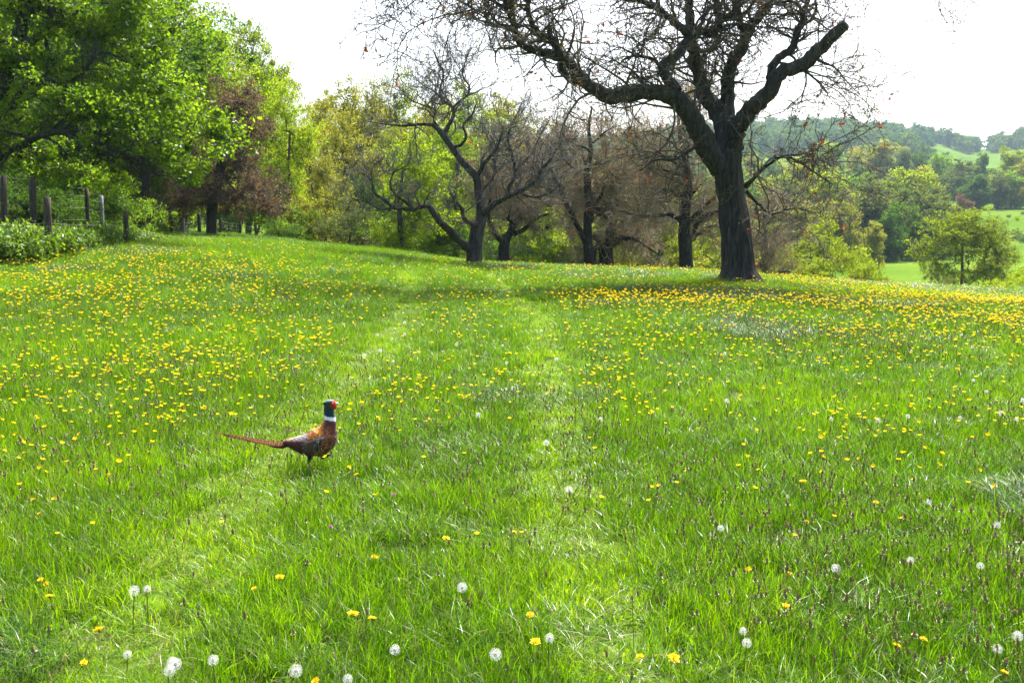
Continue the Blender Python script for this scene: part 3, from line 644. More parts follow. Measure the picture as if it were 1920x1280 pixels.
def big_tree():
    Y = 25.0; k = Y / FPX
    base = PX(1383, 520, Y); base[2] = float(H(base[0], Y))
    L = [
        [(1384, 545, 0, 96), (1383.5, 520, 0, 76), (1383, 508, 0, 64), (1381, 480, 0, 57), (1379, 440, 0, 54), (1376, 400, 0, 51), (1371, 360, 0, 49), (1366, 330, 0, 51), (1362, 295, 0, 54), (1362, 262, 0, 44), (1360, 232, 0, 36)],
        # left limb sweeping out low, then climbing
        [(1352, 318, -.1, 42), (1325, 275, -.3, 40), (1302, 232, -.5, 36), (1284, 200, -.7, 34), (1258, 177, -.9, 30), (1222, 173, -1.1, 28), (1180, 176, -1.3, 27), (1138, 179, -1.5, 26), (1108, 162, -1.6, 22), (1082, 136, -1.7, 20), (1062, 112, -1.8, 18), (1040, 104, -1.9, 17), (1012, 97, -2, 15), (985, 88, -2.1, 13), (968, 66, -2.2, 12), (960, 35, -2.2, 10), (946, 0, -2.2, 8), (935, -45, -2.2, 5)],
        [(1128, 178, -1.5, 18), (1098, 160, -1.4, 16), (1070, 148, -1.3, 14), (1056, 134, -1.2, 12), (1050, 120, -1.4, 11), (1062, 110, -1.8, 11)],
        [(1058, 110, -1.8, 15), (1040, 86, -1.9, 13), (1030, 70, -2, 11), (1012, 64, -2.1, 10), (998, 44, -2.2, 9), (990, 20, -2.3, 8), (993, -10, -2.3, 6), (985, -50, -2.4, 4)],
        [(1033, 72, -2, 8), (1030, 62, -2, 9), (1031, 54, -2, 7)],
        [(968, 62, -2.2, 8), (945, 50, -2.3, 7), (920, 48, -2.4, 6), (914, 38, -2.5, 5.5), (906, 24, -2.5, 5), (888, 18, -2.6, 4), (868, 6, -2.6, 3.5), (840, -8, -2.7, 2.5), (800, -15, -2.8, 2)],
        [(965, 30, -2.2, 6), (935, 8, -2.5, 5), (900, -8, -2.7, 4), (850, -15, -3, 3), (790, -5, -3.2, 2), (745, 30, -3.3, 1.2)],
        [(888, 18, -2.6, 3), (860, 25, -2.8, 2.5), (830, 30, -3, 2), (790, 45, -3.1, 1.6), (750, 70, -3.2, 1)],
        # middle stems
        [(1360, 250, 0, 34), (1343, 212, .2, 30), (1322, 180, .4, 27), (1310, 145, .5, 24), (1301, 100, .6, 22), (1296, 70, .6, 19), (1293, 30, .6, 17), (1290, -20, .7, 13), (1280, -90, .8, 8), (1275, -160, .9, 4)],
        [(1268, 172, -.9, 20), (1256, 152, -.9, 19), (1241, 128, -.8, 17), (1256, 112, -.7, 17), (1274, 96, -.5, 17), (1294, 72, -.3, 16), (1312, 58, -.1, 15), (1333, 62, 0, 14), (1348, 46, .1, 14), (1345, 15, .2, 12), (1342, -30, .3, 9), (1350, -90, .4, 5)],
        [(1294, 70, -.3, 16), (1278, 55, -.4, 15), (1260, 40, -.5, 13), (1240, 22, -.7, 12), (1222, 12, -.9, 10), (1200, 2, -1, 9), (1172, -2, -1.2, 7), (1140, -25, -1.3, 4)],
        [(1238, 22, -.7, 8), (1230, -10, -.8, 7), (1215, -60, -.9, 5), (1210, -110, -1, 3)],
        [(1362, 245, .1, 34), (1364, 200, .3, 27), (1365, 150, .5, 24), (1374, 118, .6, 23), (1392, 88, .8, 21), (1402, 58, .9, 19), (1420, 34, 1, 17), (1440, 10, 1.1, 15), (1452, -30, 1.2, 10), (1470, -90, 1.3, 5)],
        [(1396, 78, .8, 15), (1392, 52, .7, 15), (1383, 28, .6, 14), (1378, 0, .6, 12), (1372, -50, .5, 8), (1380, -120, .5, 4)],
        [(1340, 60, 0, 10), (1352, 40, -.2, 9), (1372, 32, -.3, 7), (1396, 25, -.4, 5), (1420, -5, -.5, 3)],
        # right limb, forking into the broken stub and a rising branch
        [(1370, 290, -.1, 36), (1384, 240, -.3, 33), (1404, 208, -.4, 31), (1430, 186, -.6, 29), (1448, 164, -.7, 28), (1456, 143, -.8, 27), (1478, 131, -.9, 25), (1506, 122, -1, 25), (1526, 104, -1.1, 24), (1545, 84, -1.2, 22), (1567, 63, -1.3, 21), (1585, 47, -1.4, 19)],
        [(1449, 152, -.7, 18), (1448, 124, -.6, 16), (1466, 106, -.5, 14), (1482, 96, -.5, 14), (1490, 76, -.4, 13), (1496, 58, -.4, 13), (1506, 40, -.3, 12), (1505, 20, -.3, 10), (1514, 4, -.2, 8), (1520, -40, -.1, 5), (1535, -90, 0, 3)],
        [(1505, 22, -.3, 6), (1490, 5, -.5, 5), (1465, 4, -.6, 4), (1448, 10, -.7, 3)],
        # thin lower branches
        [(1398, 350, -.2, 9), (1415, 332, -.5, 7), (1435, 313, -.8, 6), (1464, 295, -1, 5), (1497, 303, -1.2, 4), (1528, 324, -1.4, 3), (1560, 345, -1.5, 2)],
        [(1400, 360, .2, 7), (1425, 385, .6, 6), (1450, 400, .8, 5), (1490, 390, 1, 3.5), (1530, 400, 1.2, 2)],
        [(1524, 108, -1.1, 5), (1545, 118, -1.3, 4), (1566, 128, -1.4, 3), (1585, 150, -1.5, 2.2), (1606, 172, -1.6, 1.5)],
        [(1500, 128, -1, 6), (1518, 140, -1.2, 4), (1538, 158, -1.3, 3), (1552, 175, -1.4, 2)],
        [(1520, -10, -.2, 6), (1560, -30, -.6, 5), (1620, -40, -1, 4), (1680, -30, -1.3, 3), (1760, -25, -1.5, 2)],
        [(1320, 265, -.2, 8), (1290, 285, -.6, 6), (1262, 300, -.9, 5), (1230, 300, -1.1, 4), (1200, 320, -1.3, 2.5)],
        [(1240, 127, -.8, 8), (1225, 112, -1.1, 6), (1200, 106, -1.3, 5), (1176, 108, -1.5, 4), (1160, 122, -1.6, 2)],
    ]
    limbs = traced(base, Y, L, k)
    t = bare_tree('walnut_tree', 'old thick-trunked bare tree with a broken sawn limb, spreading over the meadow', base, limbs, 71, 460, 2600, 10500, 'bark', 'twig_shaded', 12000, .052, 210, (1.35, .75, .30), 20, .0052, 150, hang=-.10, skip=1, t0=.12)
    # pale sawn face and split at the end of the broken limb
    g = Geo(); e = limbs[15][0]; d = unit(e[-1] - e[-2]); s = np.array([e[-1] + d * .004, e[-1] + d * .05]); tubes(g, s, np.array([.118, .07]), 14, cap=True)
    link('sawn_end', g.mesh('sawn_end', [plain('weathered_sawn_wood', (.22, .20, .17), .9, .2, .3, 30)]), t)
    g = Geo(); p0 = PX(1552, 86, Y - 1.35) - base; p1 = PX(1578, 66, Y - 1.45) - base; tubes(g, np.array([p0, (p0 + p1) / 2, p1]), np.array([.03, .022, .006]), 6)
    link('splinter', g.mesh('splinter', [M['bark']]), t)
big_tree()

def forked_tree():
    Y = 31.0; k = Y / FPX
    base = PX(887, 508, Y); base[2] = float(H(base[0], Y))
    L = [
        [(887, 530, 0, 42), (887, 505, 0, 33), (889, 480, 0, 29), (891, 455, 0, 27), (895, 432, 0, 25), (903, 409, .1, 20), (901, 385, .2, 18), (897, 360, .3, 17), (892, 330, .3, 15), (867, 304, .4, 13), (849, 277, .4, 12.5), (831, 254, .5, 12), (819, 240, .5, 9)],
        [(880, 468, -.1, 15), (860, 450, -.4, 14), (838, 428, -.7, 13), (820, 410, -1, 12), (806, 388, -1.1, 10), (795, 386, -1.2, 9), (774, 392, -1.3, 8.5), (740, 390, -1.5, 7), (725, 377, -1.5, 6), (702, 360, -1.6, 5), (695, 337, -1.6, 4), (669, 319, -1.7, 2.5)],
        [(774, 392, -1.3, 6), (760, 378, -1.2, 5.5), (745, 368, -1.2, 5), (732, 350, -1.1, 4), (738, 325, -1, 3), (760, 312, -1, 2)],
        [(740, 390, -1.5, 4), (712, 392, -1.7, 3.4), (690, 380, -1.8, 3), (660, 372, -1.9, 2)],
        [(821, 242, .5, 8), (808, 234, .4, 6.5), (792, 233, .3, 6), (755, 236, .1, 4.5), (725, 233, 0, 3), (690, 228, -.1, 2)],
        [(831, 254, .5, 9), (838, 240, .6, 8), (848, 222, .7, 7), (849, 202, .7, 6), (826, 184, .8, 5), (826, 165, .8, 4.5), (830, 150, .8, 4), (830, 131, .8, 3.4), (819, 112, .9, 2.6), (812, 92, .9, 1.8)],
        [(849, 202, .7, 5), (862, 190, .8, 4.6), (876, 180, .9, 4.2), (880, 162, .9, 3.6), (868, 142, .9, 3), (872, 118, .9, 2.4), (880, 96, .9, 1.6)],
        [(820, 238, .5, 6), (812, 222, .5, 5), (818, 208, .5, 4), (800, 200, .4, 3), (775, 190, .3, 2.2), (757, 176, .3, 1.5)],
        [(826, 184, .8, 3.5), (812, 170, .8, 3), (796, 162, .7, 2.4), (782, 150, .7, 1.6)],
        [(905, 402, 0, 13), (920, 388, -.2, 12), (938, 375, -.4, 11), (972, 360, -.7, 9), (990, 350, -.8, 8), (1006, 337, -1, 7), (1017, 315, -1, 5.5), (1032, 300, -1.1, 4), (1050, 270, -1.1, 2.5)],
        [(948, 370, -.4, 8), (958, 345, -.3, 7), (966, 325, -.2, 6), (961, 292, -.1, 5), (953, 262, 0, 4), (960, 232, 0, 3), (975, 205, 0, 2)],
        [(966, 322, -.2, 5), (985, 300, 0, 4.5), (1000, 285, .1, 4), (1012, 255, .2, 3), (1030, 225, .3, 2)],
        [(896, 422, -.1, 10), (880, 418, -.3, 9), (870, 411, -.5, 8), (866, 394, -.6, 6.5), (855, 375, -.7, 5), (842, 362, -.8, 3)],
        [(893, 330, .3, 9), (905, 312, .1, 8), (913, 300, 0, 7), (930, 282, -.2, 5.5), (937, 262, -.3, 4), (945, 235, -.4, 2.5)],
        [(849, 277, .4, 7), (866, 270, .2, 6), (874, 255, .1, 5), (868, 235, 0, 4), (885, 215, 0, 3), (895, 190, 0, 2)],
        [(897, 360, .3, 7), (915, 345, .6, 6), (930, 320, .9, 5), (925, 290, 1.2, 4), (935, 260, 1.4, 2.5)],
        [(972, 360, -.7, 5), (1000, 370, -1, 4), (1030, 362, -1.2, 3), (1050, 345, -1.3, 2)],
    ]
    limbs = traced(base, Y, L, k)
    bare_tree('forked_tree', 'bare grey tree with a mossy orange fork leaning left, standing in the meadow', base, limbs, 72, 260, 1500, 5200, 'bark_grey', 'twig_grey', 900, .035, 60, (.95, .6, .28), 12, .0045, 40, hang=.05, trop=.2, skip=1, t0=.15)
forked_tree()

def generic_limbs(seed, trunk, zlo, zhi, nl, spread):
    """crooked limbs leaving a trunk (points, radii) between two heights"""
    r = np.random.default_rng(seed); tp, tr = trunk; limbs = [trunk]
    for i in range(nl):
        a = 6.283 * i / nl + r.normal() * .5; z0 = zlo + (zhi - zlo) * (i + r.random()) / nl; up = .25 + .7 * r.random()
        c = np.array([np.interp(z0, tp[:, 2], tp[:, 0]), np.interp(z0, tp[:, 2], tp[:, 1]), z0]); w0 = np.interp(z0, tp[:, 2], tr) * (.45 + .25 * r.random())
        n = 9; p = [c]; d = unit(np.array([math.cos(a), math.sin(a), up])); L = spread * (.7 + .45 * r.random())
        for j in range(n):
            d = unit(d + r.normal(size=3) * .36 + np.array([math.cos(a) * .08, math.sin(a) * .08, .09])); p.append(p[-1] + d * L / n)
        limbs.append((np.array(p), w0 * (1 - .88 * np.linspace(0, 1, n + 1))))
    return limbs

def orchard():
    g_t = 'brown-twigged bare orchard trees'
    def at(px, Y):
        b = PX(px, 440, Y); b[2] = float(H(b[0], Y)) - .05; return b
    def build(px, Y, lab, trunk, extra, zlo, zhi, nl, spread, seed, n=(290, 1500, 4600), buds=5200):
        b = at(px, Y); tl = traced(b, Y, [trunk] + extra, Y / FPX)
        tp, tr = tl[0]; tp = tp.copy(); tp[0, 2] = -.3; tl[0] = (tp, tr)
        limbs = generic_limbs(seed, tl[0], zlo, zhi, nl, spread) + tl[1:]
        return bare_tree('orchard_tree', lab, b, limbs, seed, *n, 'bark', 'twig', buds, .068, 110, (1.25, .75, .36), 10, .0052, 28, hang=-.06, trop=.08, t0=.12, group=g_t, skip=1)
    A = build(1104, 45, 'slender brown-twigged bare tree, the left of two trunks standing close together',
          [(1104, 520, 0, 26), (1104, 500, 0, 20), (1103, 470, 0, 18), (1102, 440, 0, 17), (1101, 400, 0, 15), (1102, 360, 0, 13), (1100, 320, 0, 11), (1108, 285, 0, 9), (1104, 240, 0, 6), (1110, 200, 0, 3)],
          [[(1099, 458, 0, 11), (1086, 430, -.4, 10), (1069, 396, -.8, 9), (1052, 362, -1.1, 8), (1040, 332, -1.3, 6), (1030, 300, -1.4, 4), (1036, 260, -1.5, 2)], [(1106, 395, 0, 8), (1125, 370, .4, 7), (1140, 330, .8, 6), (1136, 290, 1, 4), (1150, 250, 1.2, 2)]], 2.4, 6.2, 9, 3.0, 81)
    build(1137, 46.5, 'stout bare tree, right of two close trunks, its low pale limb bending to the grass',
          [(1138, 520, 0, 36), (1137, 498, 0, 27), (1136, 475, 0, 26), (1138, 455, 0, 22), (1146, 425, 0, 15), (1152, 390, 0, 12), (1148, 345, 0, 9), (1158, 300, 0, 6), (1155, 250, 0, 3)],
          [[(1132, 472, 0, 11), (1122, 462, -.6, 11), (1115, 470, -.9, 10), (1112, 484, -1, 9), (1111, 510, -1.1, 9)], [(1138, 468, 0, 12), (1152, 452, -.5, 10), (1170, 445, -.9, 8), (1192, 450, -1.2, 6), (1217, 466, -1.4, 4), (1240, 480, -1.5, 2)],
           [(1130, 462, 0, 12), (1115, 445, .5, 9), (1100, 440, .8, 6), (1080, 425, 1.1, 3)]], 1.3, 5.2, 10, 3.2, 82)
    B = build(1286, 40, 'brown-twigged bare tree close behind the old thick-trunked tree',
          [(1287, 530, 0, 34), (1286, 505, 0, 26), (1285, 470, 0, 24), (1284, 430, 0, 23), (1285, 390, 0, 20), (1290, 350, 0, 16), (1285, 300, 0, 12), (1275, 250, 0, 8), (1270, 205, 0, 4)],
          [[(1293, 440, 0, 12), (1308, 418, -.4, 11), (1326, 404, -.7, 9), (1345, 398, -1, 7), (1370, 405, -1.2, 4)], [(1292, 455, .2, 9), (1312, 436, .6, 8), (1330, 424, .9, 6), (1352, 425, 1.2, 4)],
           [(1280, 415, 0, 10), (1255, 402, -.5, 8), (1225, 405, -1, 6), (1190, 402, -1.4, 4), (1160, 395, -1.7, 2)]], 2.2, 5.6, 9, 3.0, 83)
    build(946, 43, 'dark-trunked brown-twigged tree in the shade behind the mossy forked tree',
          [(947, 515, 0, 26), (946, 492, 0, 21), (944, 470, 0, 20), (948, 450, 0, 18), (960, 430, .2, 12), (972, 400, .4, 9), (968, 350, .5, 6), (975, 300, .6, 3)],
          [[(942, 455, 0, 11), (925, 435, -.3, 9), (915, 405, -.5, 7), (920, 360, -.6, 5), (912, 310, -.7, 3)], [(962, 440, .2, 10), (985, 428, -.2, 8), (1005, 410, -.5, 6), (1030, 400, -.8, 3)]], 1.4, 4.0, 7, 2.6, 84, (200, 1100, 3600), 3600)
    for px, Y, src, lab, s, rz in [(1216, 60, A, 'distant brown-twigged bare tree between the close pair and the thick-trunked tree', 1.0, 3.0), (1436, 54, B, 'brown-twigged bare tree behind the right side of the thick-trunked tree', .72, 5.0), (1030, 60, A, 'brown-twigged bare tree far behind the mossy forked tree', 1.15, 1.6)]:
        t = src.copy(); COL.objects.link(t); t['label'] = lab; t.location = at(px, Y); t.rotation_euler = (0, 0, rz); t.scale = (s, s, s)
        for c in src.children:
            d = c.copy(); COL.objects.link(d); d.parent = t
orchard()

# ------------------------------------------------------------------ fences on the left
def fence_post(parent, x, y, z0, z1, w, mat, lean=(0, 0), square=False, name='post'):
    g = Geo(); h = z1 - z0
    K = 7; t = np.linspace(0, 1, K); r = np.random.default_rng(int(abs(x) * 1000 + abs(y) * 77) % 100000)
    P = np.stack([x + lean[0] * t + r.normal(size=K) * .004, y + lean[1] * t, z0 - .3 + (h + .3) * t], 1)
    tubes(g, P, (w / 2) * (1 + .06 * r.normal(size=K)), 4 if square else 12, cap=True, ridge=0 if square else .1)
    o = link(name, g.mesh(name, [mat], shade=not square), parent); return o
def wire_run(parent, pts, rad=.004, name='wire'):
    g = Geo(); P = []
    for a, b in zip(pts[:-1], pts[1:]):
        t = np.linspace(0, 1, 6, endpoint=False)[:, None]; q = a * (1 - t) + b * t; q[:, 2] -= .03 * np.sin(np.pi * t[:, 0]); P.append(q)
    P = np.vstack(P + [pts[-1][None]])
    tubes(g, P, np.full(len(P), rad), 4); return link(name, g.mesh(name, [M['wire']]), parent)

f = thing('electric_fence', 'low single-wire fence with a short stout post in tall weeds', 'fence')
wp = []
for px, top, Y, w in [(-75, 372, 21.0, .15), (90, 370, 22.0, .155), (236, 396, 26.5, .13)]:
    b = PX(px, 440, Y); zt = PX(px, top, Y)[2]; zg = float(H(b[0], Y)); fence_post(f, b[0], Y, zg, zt, w, M['post'], (.02, 0))
    wp.append(PX(px, 418.5 + (3 if px > 100 else 0), Y) + np.array([0, -.09, 0]))
wire_run(f, wp, .0028)
f = thing('post_fence', 'tall wooden post and wire fence along the wood edge', 'fence')
tops = []
for px, top, Y, w, lean in [(-70, 318, 23.2, .14, 0), (12, 328, 24.0, .15, .03), (66, 333, 26.0, .17, .05), (166, 352, 30.5, .13, .02)]:
    b = PX(px, 440, Y); zt = PX(px, top, Y)[2]; zg = float(H(b[0], Y)); fence_post(f, b[0] - lean, Y, zg, zt, w, M['post'], (lean, 0)); tops.append((b[0], Y, zg, zt))
b = PX(193, 440, 33); fence_post(f, b[0], 33, float(H(b[0], 33)), PX(193, 366, 33)[2], .12, M['concrete'], square=True, name='concrete_post')
tops.append((b[0], 33, float(H(b[0], 33)), PX(193, 366, 33)[2]))
for fr in (.25, .45, .65, .85, .98):
    wire_run(f, [np.array([x, y - .08, zg + (zt - zg) * fr]) for x, y, zg, zt in tops], .0035)
f = thing('wire_pen_fence', 'livestock mesh fence of weathered posts under the bronze-leaved tree', 'fence')
pp = []
for px, top, Y, w in [(283, 398, 42, .15), (322, 400, 43, .16), (345, 408, 44, .13), (374, 402, 45, .17), (414, 409, 46, .15), (451, 416, 47, .13), (480, 422, 48, .15)]:
    b = PX(px, 440, Y); zt = PX(px, top, Y)[2]; zg = min(float(H(b[0], Y)), zt - 1.25); fence_post(f, b[0], Y, zg, zt, w, M['concrete'] if px == 345 else M['post']); pp.append((b[0], Y, zt))
for j in range(8):
    wire_run(f, [np.array([x, y - .08, zt - .10 - j * .145]) for x, y, zt in pp], .0045)
for (x0, y0, z0), (x1, y1, z1) in zip(pp[:-1], pp[1:]):
    n = 6
    for q in range(1, n):
        t = q / n; x, y, z = x0 + (x1 - x0) * t, y0 + (y1 - y0) * t, z0 + (z1 - z0) * t
        wire_run(f, [np.array([x, y - .08, z - .1]), np.array([x, y - .08, z - 1.12])], .002, 'stay_wire')
p0, p1 = PX(486, 424, 47.5), PX(480, 452, 47.2); g = Geo(); tubes(g, np.array([p0, (p0 + p1) / 2, p1]), np.array([.035, .035, .035]), 6); link('brace', g.mesh('brace', [M['post']]), f)
f = thing('timber_rail', 'low bleached wooden rail on a stub post below the wire pen', 'rail')
p0, p1 = PX(388, 449, 44.5), PX(502, 456, 45.5); g = Geo(); tubes(g, np.linspace(p0, p1, 6), np.full(6, .055), 6, cap=True); link('rail', g.mesh('rail', [M['whitewood']]), f)
b = PX(501, 440, 45.6); fence_post(f, b[0], 45.6, b[2] - 1.0, b[2], .12, M['post'], name='stub_post')

# ------------------------------------------------------------------ grass
def blade_patch(name, seed, n, side, h, w, mats, lean=.5, matp=None, seg=3, wind=.6):
    """a square patch of grass blades bending mostly towards +x"""
    r = np.random.default_rng(seed)
    b = np.stack([r.uniform(-.5, .5, n) * side, r.uniform(-.5, .5, n) * side, np.full(n, -.01)], 1)
    clump = vnoise(b[:, 0] * 24 + seed, b[:, 1] * 24, seed); b[:, :2] += (clump[:, None] - .5) * .03
    hh = h * (.30 + .65 * r.random(n) ** 1.3 + .30 * clump); ww = w * (.55 + .7 * r.random(n))
    az = r.normal(size=n) * 2.0 * (1.5 - wind); ln = lean * (.15 + r.random(n) ** 1.5 * 1.2) * hh
    d = np.stack([np.cos(az), np.sin(az), 0 * az], 1); tw = az + np.pi / 2 + r.normal(size=n) * .9; s = np.stack([np.cos(tw), np.sin(tw), 0 * tw], 1)
    rows = []
    for j in range(seg + 1):
        t = j / seg; bend = t ** 2
        c = b + d * (ln * bend)[:, None] + np.array([0, 0, 1.0]) * (hh * t * (1 - .35 * bend * lean))[:, None]
        wd = (ww * (1 - t ** 1.6) * .5)[:, None]
        if j < seg: rows += [c - s * wd, c + s * wd]
        else: rows += [c]
    V = np.stack(rows, 1); nv = V.shape[1]
    mi = r.choice(len(mats), n, p=matp); t = np.clip(.8 * r.random(n) + .2 * clump, 0, 1); g = Geo()
    for m in range(len(mats)):
        sel = np.where(mi == m)[0]
        if not len(sel): continue
        vv = V[sel]; bb = np.arange(len(sel))[:, None] * nv
        fq = np.concatenate([bb + np.array([[2 * j, 2 * j + 1, 2 * j + 3, 2 * j + 2]]) for j in range(seg - 1)], 1).reshape(-1, 4)
        off = g.n; g.add(vv, fq, m, np.repeat(t[sel], seg - 1))
        ft = bb + np.array([[2 * seg - 2, 2 * seg - 1, 2 * seg]]) + off
        g.f.append(ft); g.m.append(np.full(len(ft), m, np.int32)); g.t.append(t[sel].astype(np.float32))
    return g.mesh(name, mats)

M['grass'] = leafmat('grass_blade', [(0, (.022, .06, .006)), (.3, (.05, .14, .006)), (.6, (.14, .28, .007)), (.85, (.25, .38, .009)), (1, (.41, .45, .03))], trans=.6, tgain=(1.2, 1.25, .16), gloss=.018, rough=.33, inst=.42)
M['bluegrass'] = leafmat('blue_grass_blade', [(0, (.035, .085, .03)), (.6, (.075, .15, .04)), (1, (.13, .21, .06))], trans=.45, tgain=(1.1, 1.2, .6), gloss=.035, rough=.34, inst=.4)
M['straw'] = leafmat('dry_blade', [(0, (.16, .14, .05)), (1, (.33, .30, .14))], trans=.4, tgain=(1, 1, .8), gloss=.06)
M['stem'] = leafmat('flower_stem', [(0, (.14, .21, .03)), (1, (.20, .26, .05))], trans=.45)
mats = [M['grass'], M['bluegrass'], M['straw']]
TUFT = [blade_patch('grass_patch', 600 + i, 420, .30, .20, .0054, mats, [.4, .6, .8, .5, .7, 1.0][i], [.80, .12, .08]) for i in range(6)]
TUFT += [blade_patch('blue_patch', 620 + i, 330, .30, .26, .0058, mats, 1.1, [.30, .66, .04]) for i in range(2)]
TUFT += [blade_patch('dry_patch', 630 + i, 480, .31, .14, .0040, mats, 1.0, [.66, .06, .28]) for i in range(2)]
TUFT += [blade_patch('leaf_patch', 640 + i, 30, .22, .13, [.013, .021][i], mats, 1.1, [.80, .20, 0], 4) for i in range(2)]
BIRD = ground(592, 893)

def grass():
    r = np.random.default_rng(31); pos = []
    for d0, d1, rho, sc in [(2.4, 6, 20, 1.0), (6, 10, 18, 1.0), (10, 16, 13, 1.15), (16, 25, 9, 1.4), (25, 46, 6, 1.75)]:
        hw = d1 * .56 + 2.2; n = int(rho * 2 * hw * (d1 - d0)); g = 1 / math.sqrt(rho)
        xs, ys = np.meshgrid(np.arange(-hw, hw, g), np.arange(d0, d1, g)); x = (xs + r.uniform(-.32, .32, xs.shape) * g).ravel(); y = (ys + r.uniform(-.32, .32, xs.shape) * g).ravel()
        k = np.abs(x) < y * .56 + 2.2; pos.append(np.stack([x[k], y[k], np.full(k.sum(), sc)], 1))
        k &= r.random(len(x)) < .45; pos.append(np.stack([x[k] + r.normal(size=k.sum()) * .1, y[k], np.full(k.sum(), -sc)], 1))     # broad leaves between
    p = np.concatenate(pos); x, y, sc = p.T; leafy = sc < 0; sc = np.abs(sc); n = len(x)
    td = track_dist(x, y); tr = np.exp(-(td / .26) ** 2)
    foot = np.exp(-((x - BIRD[0]) / .30) ** 2 - ((y - BIRD[1] + .05) / .30) ** 2)
    bird = np.exp(-(((x - BIRD[0] + .28) / .62) ** 2 + (np.minimum(y - BIRD[1] + .35, .9 * (y - BIRD[1] + .35)) / .75) ** 2))
    patch = vnoise(x * .45, y * .45, 21); fine = vnoise(x * 1.6, y * 1.6, 22); big = vnoise(x * .16 + 5, y * .16, 23)
    left = smooth(-1.5, -4.5, x)
    hgt = (.80 + .30 * patch + .25 * fine * left) * (1 + .35 * smooth(21, 25, y)) * (1 - .58 * tr * (1 - foot)) * (1 + .22 * left) * sc ** .35 * (1 - .30 * bird * (1 - foot))
    blue = (vnoise(x * .55, y * .55, 25) + .25 * left * smooth(9, 4, y) + .12 * smooth(18, 26, y)) > .80
    dry = r.random(n) < .06 + .60 * tr * (.3 + .7 * fine)
    vi = r.integers(0, 6, n); vi[blue] = r.integers(6, 8, blue.sum()); vi[dry] = r.integers(8, 10, dry.sum()); vi[leafy] = r.integers(10, 12, leafy.sum())
    az = vnoise(x * .6, y * .6, 26) * 9 + vnoise(x * 1.5, y * 1.5, 27) * 3 + r.normal(size=n) * np.interp(px, [0, 560], [.55, 1.0])
    rot = np.stack([r.normal(size=n) * .05, r.normal(size=n) * .05, az], 1)
    tint = np.clip(.50 + .45 * (patch - .5) + .35 * (big - .5) + .75 * tr + .14 * r.normal(size=n), 0, 1)
    scatter('grass', TUFT, np.stack([x, y, H(x, y)], 1), rot, np.stack([sc, sc, hgt], 1), vi, tint, label='tall mixed meadow grass with two wheel tracks')
    return n
NG = grass()

# tall weeds under the fence
def weeds():
    r = np.random.default_rng(33); V = []
    for s in range(4):
        q = np.random.default_rng(650 + s); g = Geo(); n = 7
        for i in range(n):
            a = q.random() * 6.28; b = np.array([math.cos(a), math.sin(a), 0]) * .12 * q.random(); h = .35 + .3 * q.random()
            sp = spline(np.array([b, b + [.02, .01, h * .5], b + np.append(q.normal(size=2) * .06, h)]), 6); tubes(g, sp, np.full(6, .004), 3, tint=[.2])
            k = 16; t = .15 + .85 * q.random(k); C = np.stack([np.interp(t, np.linspace(0, 1, 6), sp[:, c]) for c in range(3)], 1) + q.normal(size=(k, 3)) * .045
            leaves(g, C, .085, q, 0, q.random(k), up=.7, aspect=.5, droop=.3)
        V.append(g.mesh('weed', [M['weed']], shade=False))
    n = 2600; t = r.random(n); px = r.uniform(-120, 560, n)
    Y = np.interp(px, [-120, 90, 300, 560], [21.6, 22.3, 30.5, 42]) + r.normal(size=n) * np.interp(px, [0, 560], [.55, 1.0])
    x = (px - 960) / FPX * Y; z = H(x, Y); s = r.uniform(.7, 1.25, n) * np.interp(px, [-120, 230, 320, 560], [1.15, .95, .45, .45])
    scatter('weeds', V, np.stack([x, Y, z], 1), np.stack([r.normal(size=n) * .1, r.normal(size=n) * .1, r.random(n) * 6.28], 1), np.stack([s, s, s], 1), r.integers(0, 4, n), r.random(n), label='leafy nettles and weeds along the fence foot')
M['weed'] = leafmat('weed_leaf', [(0, (.05, .11, .015)), (.6, (.12, .22, .025)), (1, (.22, .31, .03))], trans=.5, gloss=.04, inst=.4)
weeds()

# ------------------------------------------------------------------ meadow flowers
M['buttercup'] = plain('buttercup_petal', (.92, .64, .006), .7, .05, trans=.35)
M['dandelion'] = plain('dandelion_petal', (.90, .64, .010), .6, .2, .12, 120, trans=.3)
M['puff'] = plain('dandelion_down', (.86, .87, .88), .8, .2, trans=.45)
M['core'] = plain('seed_core', (.22, .17, .10), .8, .2, .3, 200)
M['plantain'] = plain('plantain_head', (.20, .165, .055), .9, .05, .5, 160)
M['anther'] = plain('plantain_anther', (.60, .59, .38), .8, .2)
M['clover'] = plain('clover_pink', (.50, .20, .36), .7, .2, .2, 150, trans=.3)

